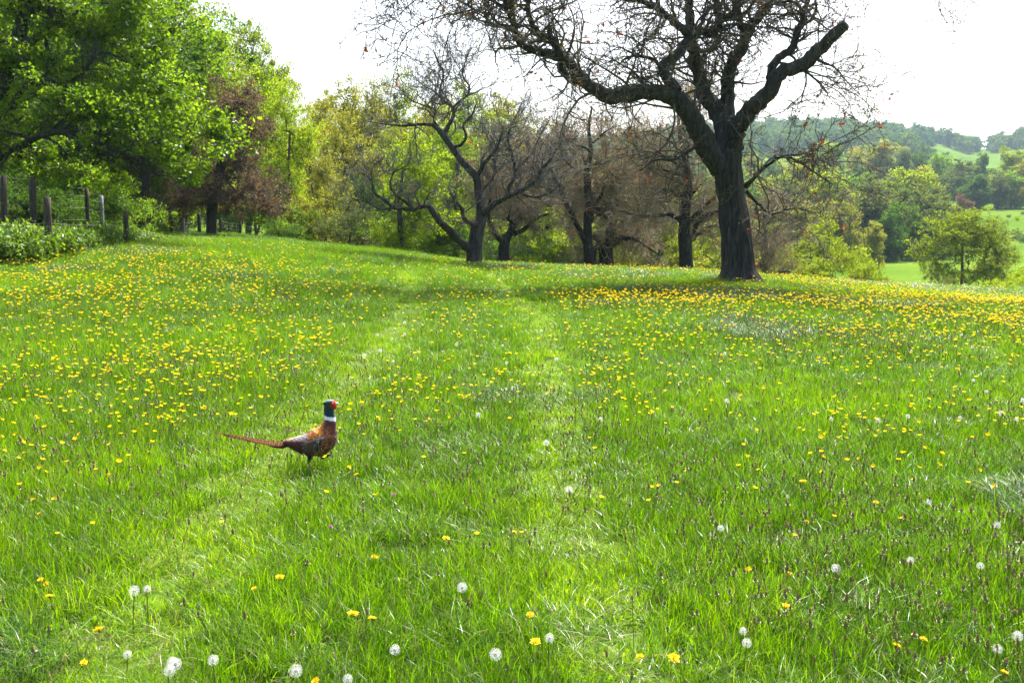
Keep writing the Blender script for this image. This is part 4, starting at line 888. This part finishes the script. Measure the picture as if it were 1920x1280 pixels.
def stem_geo(g, h, r, rad=.0016, mat=0, bend=.05, S=4):
    b = r.normal(size=2) * bend; sp = spline(np.array([[0, 0, -.02], [b[0] * .3, b[1] * .3, h * .5], [b[0], b[1], h]]), 6)
    tubes(g, sp, np.full(6, rad), S, mat); return sp[-1]
def buttercup_mesh(seed, h=.30, rad=.013, heads=1):
    r = np.random.default_rng(seed); g = Geo()
    for hd in range(heads):
        top = stem_geo(g, h * (1 - .18 * hd), r, .0014, 0, .05 + .04 * hd)
        tilt = Matrix.Rotation(r.normal() * .35, 3, 'X') @ Matrix.Rotation(r.normal() * .35, 3, 'Y'); T = np.array(tilt)
        for p in range(5):
            a = p * 1.2566 + r.normal() * .08; d = np.array([math.cos(a), math.sin(a), 0]); s = np.array([-math.sin(a), math.cos(a), 0]); z = np.array([0, 0, 1.0])
            v = np.array([d * .0015, d * rad * .55 + s * rad * .46 + z * rad * .22, d * rad * .62 + z * rad * .16, d * rad * .55 - s * rad * .46 + z * rad * .22, d * rad * 1.02 + s * rad * .30 + z * rad * .5, d * rad * 1.02 - s * rad * .30 + z * rad * .5]) @ T.T + top
            g.add(v, [[0, 1, 2], [0, 2, 3]], 1); g.n = g.n; o = g.n - 6
            g.f.append(np.array([[1, 4, 5, 3]]) + o) if False else g.f.append(np.array([[2, 1, 4], [2, 4, 5], [2, 5, 3]]) + o); g.m.append(np.full(3, 1, np.int32)); g.t.append(np.full(3, .5))
    return g.mesh('buttercup', [M['stem'], M['buttercup']])
def ellipsoid(g, c, rx, rz, n=8, k=6, mat=0):
    th = np.linspace(0, np.pi, k); ph = np.linspace(0, 2 * np.pi, n, endpoint=False)
    v = np.array([[c[0] + rx * math.sin(t) * math.cos(p), c[1] + rx * math.sin(t) * math.sin(p), c[2] - rz * math.cos(t)] for t in th for p in ph])
    idx = np.arange(n * k).reshape(k, n); g.add(v, np.stack([idx[:-1], np.roll(idx[:-1], -1, 1), np.roll(idx[1:], -1, 1), idx[1:]], -1).reshape(-1, 4), mat)
def plantain_mesh(seed, h=.26):
    r = np.random.default_rng(seed); g = Geo(); top = stem_geo(g, h, r, .0013, 0, .05)
    L = .011 + .006 * r.random(); ellipsoid(g, top + [0, 0, L * .6], .0048, L, 7, 6, 1)
    n = 22 if seed % 2 else 8; a = r.random(n) * 6.28; rr = .007 + .0035 * r.random(n); zz = top[2] + L * (.1 + .7 * r.random(n) * (.5 if seed % 2 else 1))
    leaves(g, np.stack([top[0] + np.cos(a) * rr, top[1] + np.sin(a) * rr, zz], 1), .0042, r, 2, None, up=0)
    return g.mesh('plantain', [M['stem'], M['plantain'], M['anther']])
def clock_meshes(seed):
    r = np.random.default_rng(seed); g = Geo(); top = stem_geo(g, 1.0, r, .0023, 0, .04, 5); st = g.mesh('clock_stem', [M['stem']])
    q = Geo(); n = 165; i = np.arange(n) + .5; ph = np.arccos(1 - 2 * i / n); th = np.pi * (1 + 5 ** .5) * i
    d = np.stack([np.sin(ph) * np.cos(th), np.sin(ph) * np.sin(th), np.cos(ph)], 1); d = unit(d[d[:, 2] > -.88] + r.normal(size=(int((d[:, 2] > -.88).sum()), 3)) * .06); n = len(d)
    R = .0222 * (1 + .08 * r.normal(size=n))[:, None]
    a = unit(np.cross(d, r.normal(size=(n, 3)))); b = np.cross(d, a)
    w = .00024
    q.add(np.stack([d * .004 - a * w, d * .004 + a * w, d * R], 1), np.arange(n * 3).reshape(n, 3), 0)
    for m in range(7):
        t = 2 * np.pi * m / 7; e = math.cos(t) * a + math.sin(t) * b; f = -math.sin(t) * a + math.cos(t) * b
        q.add(np.stack([d * R * .9 - f * w * .8, d * R * .9 + f * w * .8, d * R * 1.03 + e * .0062], 1), np.arange(n * 3).reshape(n, 3), 0)
    c = Geo(); ellipsoid(c, (0, 0, 0), .0075, .007, 8, 6, 0)
    return st, q.mesh('seed_head', [M['puff']], False), c.mesh('seed_core', [M['core']])
def dandelion_meshes(seed):
    r = np.random.default_rng(seed); g = Geo(); stem_geo(g, 1.0, r, .0022, 0, .04, 5); st = g.mesh('dandelion_stem', [M['stem']])
    q = Geo()
    for ring, (n, L, el) in enumerate([(22, .021, .18), (20, .018, .5), (16, .013, .9), (10, .008, 1.3)]):
        a = np.linspace(0, 6.283, n, endpoint=False) + r.normal(size=n) * .08 + ring * .1; e = el + r.normal(size=n) * .08
        d = np.stack([np.cos(a) * np.cos(e), np.sin(a) * np.cos(e), np.sin(e)], 1); s = np.stack([-np.sin(a), np.cos(a), 0 * a], 1); l = (L * (1 + .1 * r.normal(size=n)))[:, None]
        q.add(np.stack([d * .002 - s * .0008, d * .002 + s * .0008, d * l + s * .0022, d * l - s * .0022], 1), np.arange(n * 4).reshape(n, 4), 0)
    c = Geo(); ellipsoid(c, (0, 0, -.004), .006, .006, 8, 5, 0)
    return st, q.mesh('dandelion_head', [M['dandelion']], False), c.mesh('sepal_cup', [M['stem']])

BUT = [buttercup_mesh(700 + i, .22 + .04 * (i % 3), .0125 + .002 * (i % 2), 1) for i in range(5)] + [buttercup_mesh(720 + i, .27, .013, 2) for i in range(2)]
PLA = [plantain_mesh(740 + i, .155 + .025 * (i % 4)) for i in range(6)]
CLK = [clock_meshes(760 + i) for i in range(2)]; DAN = [dandelion_meshes(770 + i) for i in range(2)]

def two_part_flower(name, label, cat, group, me, p, h, tilt, s, rz, headname):
    t = thing(name, label, cat, p, rz, group)
    st = link('stem', me[0], t); st.scale = (1, 1, h)
    vt = me[0].vertices[len(me[0].vertices) - 3].co
    hd = link(headname, me[1], t); hd.location = (vt.x, vt.y, h); hd.rotation_euler = tilt; hd.scale = (s, s, s)
    co = link('core' if headname == 'seed_head' else 'sepal_cup', me[2], t); co.location = hd.location; co.rotation_euler = tilt; co.scale = (s, s, s)

CLOCKS = [(247, 1113), (275, 1097), (235, 1229), (310, 1247), (324, 1250), (363, 1243), (404, 1246), (587, 1252), (743, 1223), (878, 1093), (1028, 1203), (961, 1242), (658, 1274), (1089, 918), (1022, 831), (1328, 985), (1565, 1066), (1683, 1041),
          (1843, 1062), (1860, 977), (1866, 1218), (1899, 1212), (1913, 1200), (1385, 1196), (1395, 1206), (1718, 942), (899, 780), (1117, 790), (759, 605), (750, 616), (760, 627), (706, 657), (684, 667), (724, 678), (939, 612), (867, 647), (943, 648),
          (962, 680), (1045, 674), (998, 720), (964, 728), (945, 729), (935, 525), (984, 524), (986, 532), (1000, 543), (1034, 526), (1051, 539), (1107, 542), (876, 556), (707, 628), (1025, 621), (1358, 535), (1369, 530), (1374, 567), (1391, 573), (1413, 556),
          (1502, 567), (1663, 559), (1692, 572), (1549, 593), (1638, 613), (1803, 628), (1834, 623), (1825, 651), (1347, 663), (1706, 659), (1366, 749), (1557, 786), (1645, 786), (1704, 782), (1818, 785), (1876, 776), (1889, 784), (1825, 715), (1835, 732), (1915, 751),
          (275, 607), (313, 621), (333, 647), (379, 645), (160, 537), (1600, 575), (1840, 563), (1880, 570), (1700, 607), (1440, 610), (1310, 590), (1220, 560), (540, 520), (480, 560), (620, 545)]
DANDS = [(512, 1099), (545, 1093), (733, 1046), (686, 1162), (736, 1161), (1021, 1165), (1236, 1228), (1297, 1251), (1505, 1138), (1507, 1083), (636, 1275), (178, 1254), (228, 1181), (1034, 1217), (1762, 1198), (1717, 1228), (1914, 1255), (110, 1131), (115, 1087), (103, 1105),
         (92, 938), (87, 967), (865, 1010), (708, 740), (829, 738), (684, 896), (154, 655), (213, 703), (251, 712), (307, 737), (365, 698), (18, 590), (798, 712), (815, 708), (770, 715), (831, 690), (20, 615), (985, 1003), (1430, 1065), (1527, 908), (1663, 942), (652, 775), (302, 848), (340, 800), (175, 886), (215, 893)]
for i, (px, py) in enumerate(CLOCKS):
    h = random.uniform(.14, .20); p = ground(px, py, h); z = float(H(p[0], p[1])); s = random.uniform(.66, 1.0)
    two_part_flower('dandelion_clock', 'white fluffy dandelion seed head standing in the meadow grass', 'dandelion', 'white dandelion clocks in the meadow', CLK[i % 2], (p[0], p[1], z), h, (random.gauss(0, .25), random.gauss(0, .25), random.random() * 6), s, random.random() * 6, 'seed_head')
for i, (px, py) in enumerate(DANDS):
    h = random.uniform(.10, .17); p = ground(px, py, h); z = float(H(p[0], p[1]))
    two_part_flower('dandelion_flower', 'broad golden dandelion flower in the grass', 'dandelion', 'golden dandelion flowers in the meadow', DAN[i % 2], (p[0], p[1], z), h, (random.gauss(.25, .3), random.gauss(0, .3), random.random() * 6), random.uniform(.62, 1.0), 0, 'flower_head')

def flower_field():
    r = np.random.default_rng(35)
    # buttercups: sparse near, dense bands further off
    n = 60000; y = r.uniform(4.5, 33, n); x = r.uniform(-1, 1, n) * (y * .56 + 1.5)
    u = x / y
    dens = .028 + .075 * smooth(5, 9, y) + .10 * smooth(9, 14, y) + .10 * smooth(13, 18, y)
    dens *= .55 + 1.0 * smooth(.35, .75, vnoise(x * .33, y * .33, 41)) ; dens *= 1 + .6 * smooth(-.1, -.35, u) * smooth(16, 8, y)
    dens *= 1 - .6 * smooth(19, 25, y); dens *= 1 + .9 * smooth(0, .12, u) * smooth(10, 14, y); dens *= 1 - .9 * np.exp(-(track_dist(x, y) / .35) ** 2); dens *= .35 + .65 * smooth(.3, .55, vnoise(x * 1.3, y * 1.3, 42))
    k = r.random(n) < dens * 1.0; x, y = x[k], y[k]; n = len(x); d = np.hypot(x, y)
    o = np.argsort(d); x, y, d = x[o], y[o], d[o]
    rz = r.random(n) * 6.28; s = r.uniform(.8, 1.15, n); fat = np.interp(d, [5, 12, 30], [1.0, 1.35, 1.8]); vi = r.integers(0, 7, n); z = H(x, y)
    for i in range(300):
        b = link('buttercup', BUT[vi[i]]); b.location = (x[i], y[i], z[i]); b.rotation_euler = (0, 0, rz[i]); b.scale = (s[i] * fat[i], s[i] * fat[i], s[i])
        tag(b, 'small yellow buttercup on a thin stem in the meadow grass', 'flower', 'yellow buttercups in the meadow')
    q = slice(300, None); m = n - 300
    scatter('buttercups', BUT, np.stack([x, y, z], 1)[q], np.stack([0 * x, 0 * x, rz], 1)[q], np.stack([s * fat, s * fat, s], 1)[q], vi[q], label='yellow buttercups dotting the far meadow')
    # ribwort plantain heads
    n = 30000; y = r.uniform(3.2, 26, n); x = r.uniform(-1, 1, n) * (y * .56 + 1.2)
    dens = .40 * (.25 + 1.3 * smooth(.35, .75, vnoise(x * .5 + 9, y * .5, 43))) * (.6 + .5 * smooth(-.1, .3, x / y)) * smooth(28, 14, y)
    k = r.random(n) < dens; x, y = x[k], y[k]; n = len(x); d = np.hypot(x, y); o = np.argsort(d); x, y, d = x[o], y[o], d[o]
    rz = r.random(n) * 6.28; s = r.uniform(.8, 1.2, n); fat = np.interp(d, [4, 10, 26], [1.15, 1.35, 1.9]); vi = r.integers(0, 6, n); z = H(x, y)
    for i in range(300):
        b = link('plantain', PLA[vi[i]]); b.location = (x[i], y[i], z[i]); b.rotation_euler = (0, 0, rz[i]); b.scale = (s[i] * fat[i], s[i] * fat[i], s[i])
        tag(b, 'brown ribwort plantain seed head on a bare stem among the grass', 'plantain', 'brown plantain heads in the meadow')
    scatter('plantains', PLA, np.stack([x, y, z], 1)[q], np.stack([0 * x, 0 * x, rz], 1)[q], np.stack([s * fat, s * fat, s], 1)[q], vi[q], label='brown plantain seed heads across the meadow')
    # a few pink clovers
    for px, py in [(611, 993), (727, 930), (1565, 725), (1585, 712), (1718, 703), (1732, 682), (1552, 638), (1806, 672)]:
        h = .14; p = ground(px, py, h); g = Geo(); rr = np.random.default_rng(px); top = stem_geo(g, h, rr, .0016, 0, .02)
        ph = rr.random(60) * 6.28; zz = rr.random(60) * 1.6 - .6; C = np.stack([np.cos(ph) * np.sqrt(np.clip(1 - zz * zz, .05, 1)), np.sin(ph) * np.sqrt(np.clip(1 - zz * zz, .05, 1)), zz], 1) * .009 + top
        leaves(g, C, .008, rr, 1, None, up=.6)
        b = link('clover', g.mesh('clover', [M['stem'], M['clover']], False)); b.location = (p[0], p[1], float(H(p[0], p[1]))); tag(b, 'pink clover flower head low in the grass', 'clover', 'pink clovers in the meadow')
    return n
flower_field()
# ------------------------------------------------------------------ the pheasant
def pheasant():
    p0 = ground(592, 893); k = p0[1] / FPX; r = np.random.default_rng(91)
    root = thing('pheasant', 'cock pheasant with red face, white collar and long tail striding through the grass', 'bird', (p0[0], p0[1], float(H(p0[0], p0[1]))))
    def L(px, py, y=0.0): return np.array([(px - 592) * k, y * k, (893 - py) * k])
    st = np.array([(532, 827, 3, 4), (542, 828, 7, 9), (556, 830, 13, 15), (572, 831.5, 19, 20), (588, 830, 24, 23), (602, 824, 26.5, 24), (611.5, 814, 24, 22), (616.5, 803, 17.5, 17), (619.5, 793, 13.5, 13.5), (621, 783, 11.5, 11.5), (620.3, 773, 10, 10), (619, 764, 9.2, 9), (620, 757, 9, 8.8), (622, 750, 6.5, 6.5)], float)
    s = spline(np.column_stack([st[:, 0], np.zeros(len(st)), st[:, 1:]]), 60)
    C = np.stack([s[:, 0], s[:, 2]], 1); T = np.gradient(C, axis=0); T /= np.linalg.norm(T, axis=1)[:, None]; Nn = np.stack([T[:, 1], -T[:, 0]], 1)
    S = 28; th = np.linspace(0, 2 * np.pi, S, endpoint=False)
    V = np.empty((60, S, 3))
    for j in range(S):
        a = C + Nn * (s[:, 3] * math.cos(th[j]))[:, None]
        V[:, j] = np.stack([(a[:, 0] - 592) * k, s[:, 4] * math.sin(th[j]) * k, (893 - a[:, 1]) * k], 1)
    g = Geo(); idx = np.arange(60 * S).reshape(60, S)
    g.add(V, np.stack([idx[:-1], np.roll(idx[:-1], -1, 1), np.roll(idx[1:], -1, 1), idx[1:]], -1).reshape(-1, 4))
    for e in (0, -1):
        ring = idx[e] if e == -1 else idx[e][::-1]; g.f.append(ring[None].astype(np.int64)); g.m.append(np.zeros(1, np.int32)); g.t.append(np.zeros(1))
    def blob(px, py, y, rx, ry, rz):
        q = Geo(); ellipsoid(q, (0, 0, 0), 1, 1, 16, 10); v = q.v[0] * np.array([rx, ry, rz]) * k + L(px, py, y); g.add(v, q.f[0])
    blob(622, 753, 0, 12.5, 8.2, 8.6); blob(629, 757, 0, 6, 7.4, 7.5); blob(602, 842, -9, 12, 9, 11); blob(590, 842, 8, 12, 9, 11)
    def limb(pts):
        q = spline(np.array([np.append(L(a, b, c), w * k) for a, b, c, w in pts]), 16); tubes(g, q[:, :3], q[:, 3], 10, cap=True)
    limb([(588, 842, -9, 9), (583, 856, -9, 4.6), (581, 866, -9, 2.4), (586, 880, -9, 1.9), (588, 890, -9, 2.0)])            # the leg it stands on
    for dx, dy in ((13, -4), (14, 1), (11, 5), (-6, 1)): limb([(588, 890, -9, 1.9), (588 + dx * .5, 889.5, -9 + dy * .5, 1.7), (588 + dx, 892, -9 + dy, 1.0)])
    limb([(600, 842, 8, 9), (603, 854, 8, 4.6), (602, 861, 8, 2.4), (610, 857, 8, 1.9), (617, 853.5, 8, 2.0)])               # the lifted leg
    for dx, dz, dy in ((7, 7, -3), (8, 5, 1), (6, 8, 4), (-3, 5, 1)): limb([(617, 853.5, 8, 1.9), (617 + dx * .7, 853.5 + dz * .25, 8 + dy * .5, 1.6), (617 + dx, 853.5 + dz, 8 + dy, 1.0)])
    src = bpy.data.objects.new('body_form', g.mesh('body_form', [])); COL.objects.link(src)
    md = src.modifiers.new('remesh', 'REMESH'); md.mode = 'VOXEL'; md.voxel_size = .0034
    sm = src.modifiers.new('smooth', 'SMOOTH'); sm.factor = .5; sm.iterations = 3
    dg = bpy.context.evaluated_depsgraph_get(); me = bpy.data.meshes.new_from_object(src.evaluated_get(dg)); bpy.data.objects.remove(src)
    me.name = 'pheasant_body'
    n = len(me.vertices); co = np.empty(n * 3, np.float32); me.vertices.foreach_get('co', co); co = co.reshape(-1, 3)
    def colour(P):
        px = 592 + P[:, 0] / k; py = 893 - P[:, 2] / k; nz = vnoise(px * .35, py * .35 + P[:, 1] / k * .2, 51); fz = vnoise(px * .9 + P[:, 1] / k * .4, py * .9, 52)
        c = np.tile(np.array([.30, .115, .04]), (len(P), 1))
        def lay(col, m): c[:] = c * (1 - m[:, None]) + np.array(col) * m[:, None]
        lay((.13, .035, .022), smooth(621, 632, px + nz * 4) * smooth(846, 800, py))                         # maroon breast
        lay((.10, .03, .03), smooth(806, 788, py + nz * 4) * smooth(608, 616, px))                           # dark neck base
        lay((.74, .25, .035), smooth(615, 610, px + nz * 3) * smooth(816, 809, py + (px - 600) * .25) * smooth(578, 588, px))   # golden mantle
        lay((.30, .24, .25), smooth(592, 584, px + nz * 5) * smooth(826, 819, py + (565 - px) * .06))        # mauve-grey rump
        lay((.085, .03, .024), smooth(590, 578, px) * smooth(819, 826, py - (565 - px) * .02))               # dark side below it
        m = smooth(1, .72, np.hypot((px - 594) / 20, (py - 832 + (px - 594) * .35) / 15)); lay((.085, .065, .075), m); lay((.30, .27, .27), m * smooth(.62, .8, vnoise((px + py * .5) * .55, (py - px) * .12, 54)))   # folded wing
        m = smooth(1, .6, np.hypot((px - 604) / 14, (py - 815 + (px - 604) * .45) / 3.6)); lay((.34, .37, .42), m)                  # blue-grey wing band
        lay((.028, .018, .014), smooth(843, 852, py + nz * 3))                                              # belly
        lay((.13, .11, .08), smooth(857, 862, py))                                                          # shanks
        line = 779 + (px - 621) * .2
        lay((.78, .82, .86), ((py < line + 3.6 + nz * 1.6) & (px > 604)).astype(float))                     # collar
        head = ((py < line - 3.0 + nz) & (px > 600)).astype(float); lay((.006, .026, .050), head)
        lay((.008, .045, .020), head * smooth(770, 760, py))
        lay((.13, .17, .16), head * smooth(750, 746, py + (px - 620) * .15))
        m = head * (np.hypot((px - 630.5) / 5.8, (py - 755) / 8.4) < 1 + .15 * (nz - .5)); lay((.46, .016, .018), m)
        return c
    cols = np.column_stack([colour(co), np.ones(n)]).astype(np.float32)
    a = me.color_attributes.new('col', 'FLOAT_COLOR', 'POINT'); a.data.foreach_set('color', cols.ravel())
    me.polygons.foreach_set('use_smooth', np.ones(len(me.polygons), bool))
    m, nn, l = newmat('pheasant_plumage'); at = nn.new('ShaderNodeAttribute'); at.attribute_name = 'col'; bs = nn.new('ShaderNodeBsdfPrincipled'); l.new(at.outputs['Color'], bs.inputs['Base Color'])
    bs.inputs['Roughness'].default_value = .7; bs.inputs['Specular IOR Level'].default_value = .25; bs.inputs['Sheen Weight'].default_value = .15
    o = nn.new('ShaderNodeOutputMaterial'); l.new(bs.outputs[0], o.inputs[0])
    me.materials.clear(); me.materials.append(m)
    link('body', me, root)
    # contour feathers laid over the trunk of the body
    nf = len(me.polygons); fc = np.empty(nf * 3, np.float32); fn = np.empty(nf * 3, np.float32); me.polygons.foreach_get('center', fc); me.polygons.foreach_get('normal', fn)
    fc = fc.reshape(-1, 3); fn = fn.reshape(-1, 3); fpx = 592 + fc[:, 0] / k; fpy = 893 - fc[:, 2] / k
    ok = np.where((fpy < 850) & (fpy > 786) & (fpx > 537))[0]; ch = r.choice(ok, min(3000, len(ok)), replace=False); P = fc[ch]; Nf = fn[ch]; px = fpx[ch]; py = fpy[ch]
    tdir = np.array([T[np.argmin((s[:, 0] - a) ** 2 + (s[:, 2] - b) ** 2)] for a, b in zip(px, py)])
    d = np.stack([-tdir[:, 0], np.zeros(len(px)), tdir[:, 1]], 1); d = unit(d - Nf * (d * Nf).sum(1, keepdims=True)); d = unit(d + Nf * .22 + r.normal(size=d.shape) * .06); sd = np.cross(d, Nf)
    ln = (5.2 * k * (1 + .2 * r.normal(size=len(px))))[:, None] * np.where(py < 800, .7, 1)[:, None]; wd = ln * .30
    v = np.stack([P - sd * wd * .5, P + sd * wd * .5, P + d * ln * .62 + sd * wd * .9, P + d * ln + Nf * ln * .03, P + d * ln * .62 - sd * wd * .9], 1)
    q = Geo(); nfe = len(px); i5 = np.arange(nfe)[:, None] * 5
    q.add(v, i5 + np.array([[0, 1, 2, 4]])); q.f.append(i5 + np.array([[4, 2, 3]])); q.m.append(np.zeros(nfe, np.int32)); q.t.append(np.full(nfe, .5))
    fm = q.mesh('contour_feathers', [m], False)
    bc = colour(P) * (.6 + .8 * r.random((nfe, 1))); tc = bc.copy()
    spot = (px > 604) & (py > 812); tc[spot & (r.random(nfe) < .6)] = (.012, .010, .012); mant = (px <= 604) & (py < 812) & (r.random(nfe) < .5); tc[mant] *= .25; nk = (py < 806) & (px > 606); tc[nk] *= .5
    allc = np.column_stack([np.concatenate([bc, tc]), np.ones(2 * nfe)]).astype(np.float32)
    a = fm.attributes.new('col', 'FLOAT_COLOR', 'FACE'); a.data.foreach_set('color', allc.ravel())
    tag(link('contour_feathers', fm, root), kind='stuff')
    # tail
    tm = leafmat('tail_feather', [(0, (.03, .016, .010)), (.35, (.045, .022, .012)), (.7, (.10, .05, .025)), (1, (.17, .09, .045))], trans=.1, tgain=(1, 1, 1), gloss=.0)
    for i, (tx, ty, yo, w) in enumerate([(398, 806, 0, 5.0), (416, 809, -2, 5.2), (440, 814.5, 3, 5.2), (462, 820, -5, 5), (484, 826, 5, 5), (497, 828.5, -7, 5), (512, 831, 7, 5), (430, 811.5, 1.5, 5.2)]):
        K = 58; t = np.linspace(0, 1, K); bx, by = 545, 827 + (i % 3) * 1.2
        cx = bx + (tx - bx) * t; czp = by + (ty - by) * t + 3.0 * np.sin(np.pi * t) * (1 - i * .06); yy = yo * (.4 + .6 * t)
        w_ = 1.25 * w * (np.minimum(1, .55 + 2 * t) * (1 - t ** 2.2) + .12); c3 = np.stack([(cx - 592) * k, yy * k, (893 - czp) * k], 1); tilt = .55 * np.sign(yo - .01) 
        off = np.stack([np.zeros(K), w_ * k, -np.abs(w_) * k * .95], 1); off2 = np.stack([np.zeros(K), -w_ * k, -np.abs(w_) * k * .95], 1)
        v = np.stack([c3 + off, c3, c3 + off2], 1).reshape(-1, 3); ix = np.arange(K * 3).reshape(K, 3)
        F = np.concatenate([np.stack([ix[:-1, j], ix[:-1, j + 1], ix[1:, j + 1], ix[1:, j]], -1) for j in (0, 1)]); bar = np.where(np.arange(K - 1) % 3 == 0, .25, .70) + r.normal(size=K - 1) * .06
        q = Geo(); q.add(v, F, 0, np.tile(np.clip(bar, 0, 1), 2)); link('tail_feather', q.mesh('tail_feather', [tm]), root)
    # beak, eyes, ear tufts, wing tips
    q = Geo(); sp = spline(np.array([np.append(L(632, 752.5), 3.0 * k), np.append(L(635.5, 752.3), 2.1 * k), np.append(L(638.5, 754), 1.0 * k), np.append(L(639.4, 755.8), .3 * k)]), 10); tubes(q, sp[:, :3], sp[:, 3], 10); link('beak', q.mesh('beak', [plain('pale_horn', (.55, .52, .42), .4, .5)]), root)
    for sgn in (-1, 1):
        q = Geo(); ellipsoid(q, L(628.5, 751.3, sgn * 7.2), 1.5 * k, 1.5 * k, 10, 8); e = link('eye', q.mesh('eye', [plain('amber_eye', (.55, .30, .06), .2, .6)]), root)
        q = Geo(); ellipsoid(q, L(628.5, 751.3, sgn * 8.2), .8 * k, .8 * k, 8, 6); link('pupil', q.mesh('pupil', [plain('black_pupil', (.005, .005, .005), .15, .6)]), e)
        q = Geo(); sp = spline(np.array([np.append(L(617, 750, sgn * 5), 2.4 * k), np.append(L(612, 751, sgn * 5.5), 2.0 * k), np.append(L(607, 753, sgn * 6), .5 * k)]), 8); tubes(q, sp[:, :3], sp[:, 3], 6); link('ear_tuft', q.mesh('ear_tuft', [plain('dark_tuft', (.03, .045, .06), .4, .5)]), root)
        q = Geo(); rr = np.random.default_rng(8)
        for f_ in range(7):      # flight feathers of the folded wing
            x0, z0 = 606 - f_ * 2.0, 818 + f_ * 2.6; x1, z1 = 570 + f_ * 2.2, 829 + f_ * 2.6
            c3 = spline(np.array([np.append(L(x0, z0, sgn * (20.5 - f_ * .1)), 2.4 * k), np.append(L((x0 + x1) / 2, (z0 + z1) / 2 - 1, sgn * (25.2 - f_ * .15)), 3.0 * k), np.append(L(x1, z1, sgn * (20.8 - f_ * .2)), .6 * k)]), 9)
            up = np.array([.25, 0, .97]); A = c3[:, :3] + up * c3[:, 3:]; B = c3[:, :3] - up * c3[:, 3:] + np.array([0, sgn * .003, 0]); mid = c3[:, :3] + np.array([0, sgn * .004, 0])
            v = np.stack([A, mid, B], 1).reshape(-1, 3); ix = np.arange(27).reshape(9, 3)
            q.add(v, np.stack([ix[:-1, 0], ix[:-1, 1], ix[1:, 1], ix[1:, 0]], -1), 0, .75 + .2 * rr.random()); q.add(np.zeros((0, 3)), np.zeros((0, 4), int)); 
            q.f.append(np.stack([ix[:-1, 1], ix[:-1, 2], ix[1:, 2], ix[1:, 1]], -1) + q.n - 27); q.m.append(np.zeros(8, np.int32)); q.t.append(np.full(8, .2 + .2 * rr.random()))
        wgm = leafmat('wing_feather', [(0, (.03, .02, .018)), (.5, (.10, .06, .045)), (1, (.27, .19, .13))], trans=.05, tgain=(1, 1, 1), gloss=.0); link('wing', q.mesh('wing', [wgm]), root)
pheasant()
# ------------------------------------------------------------------ the air
def haze():
    g = Geo(); x0, x1, y0, y1, z0, z1 = -2700, 2700, -80, 3600, -14, 190
    v = [(x, y, z) for x in (x0, x1) for y in (y0, y1) for z in (z0, z1)]
    g.add(v, [[0, 1, 3, 2], [4, 6, 7, 5], [0, 4, 5, 1], [2, 3, 7, 6], [0, 2, 6, 4], [1, 5, 7, 3]])
    m, n, l = newmat('hazy_air'); pv = n.new('ShaderNodeVolumePrincipled'); pv.inputs['Color'].default_value = (.60, .82, 1, 1); pv.inputs['Density'].default_value = .00014; pv.inputs['Anisotropy'].default_value = .3
    o = n.new('ShaderNodeOutputMaterial'); l.new(pv.outputs[0], o.inputs['Volume'])
    tag(link('haze', g.mesh('haze', [m], False)), kind='stuff')
haze()
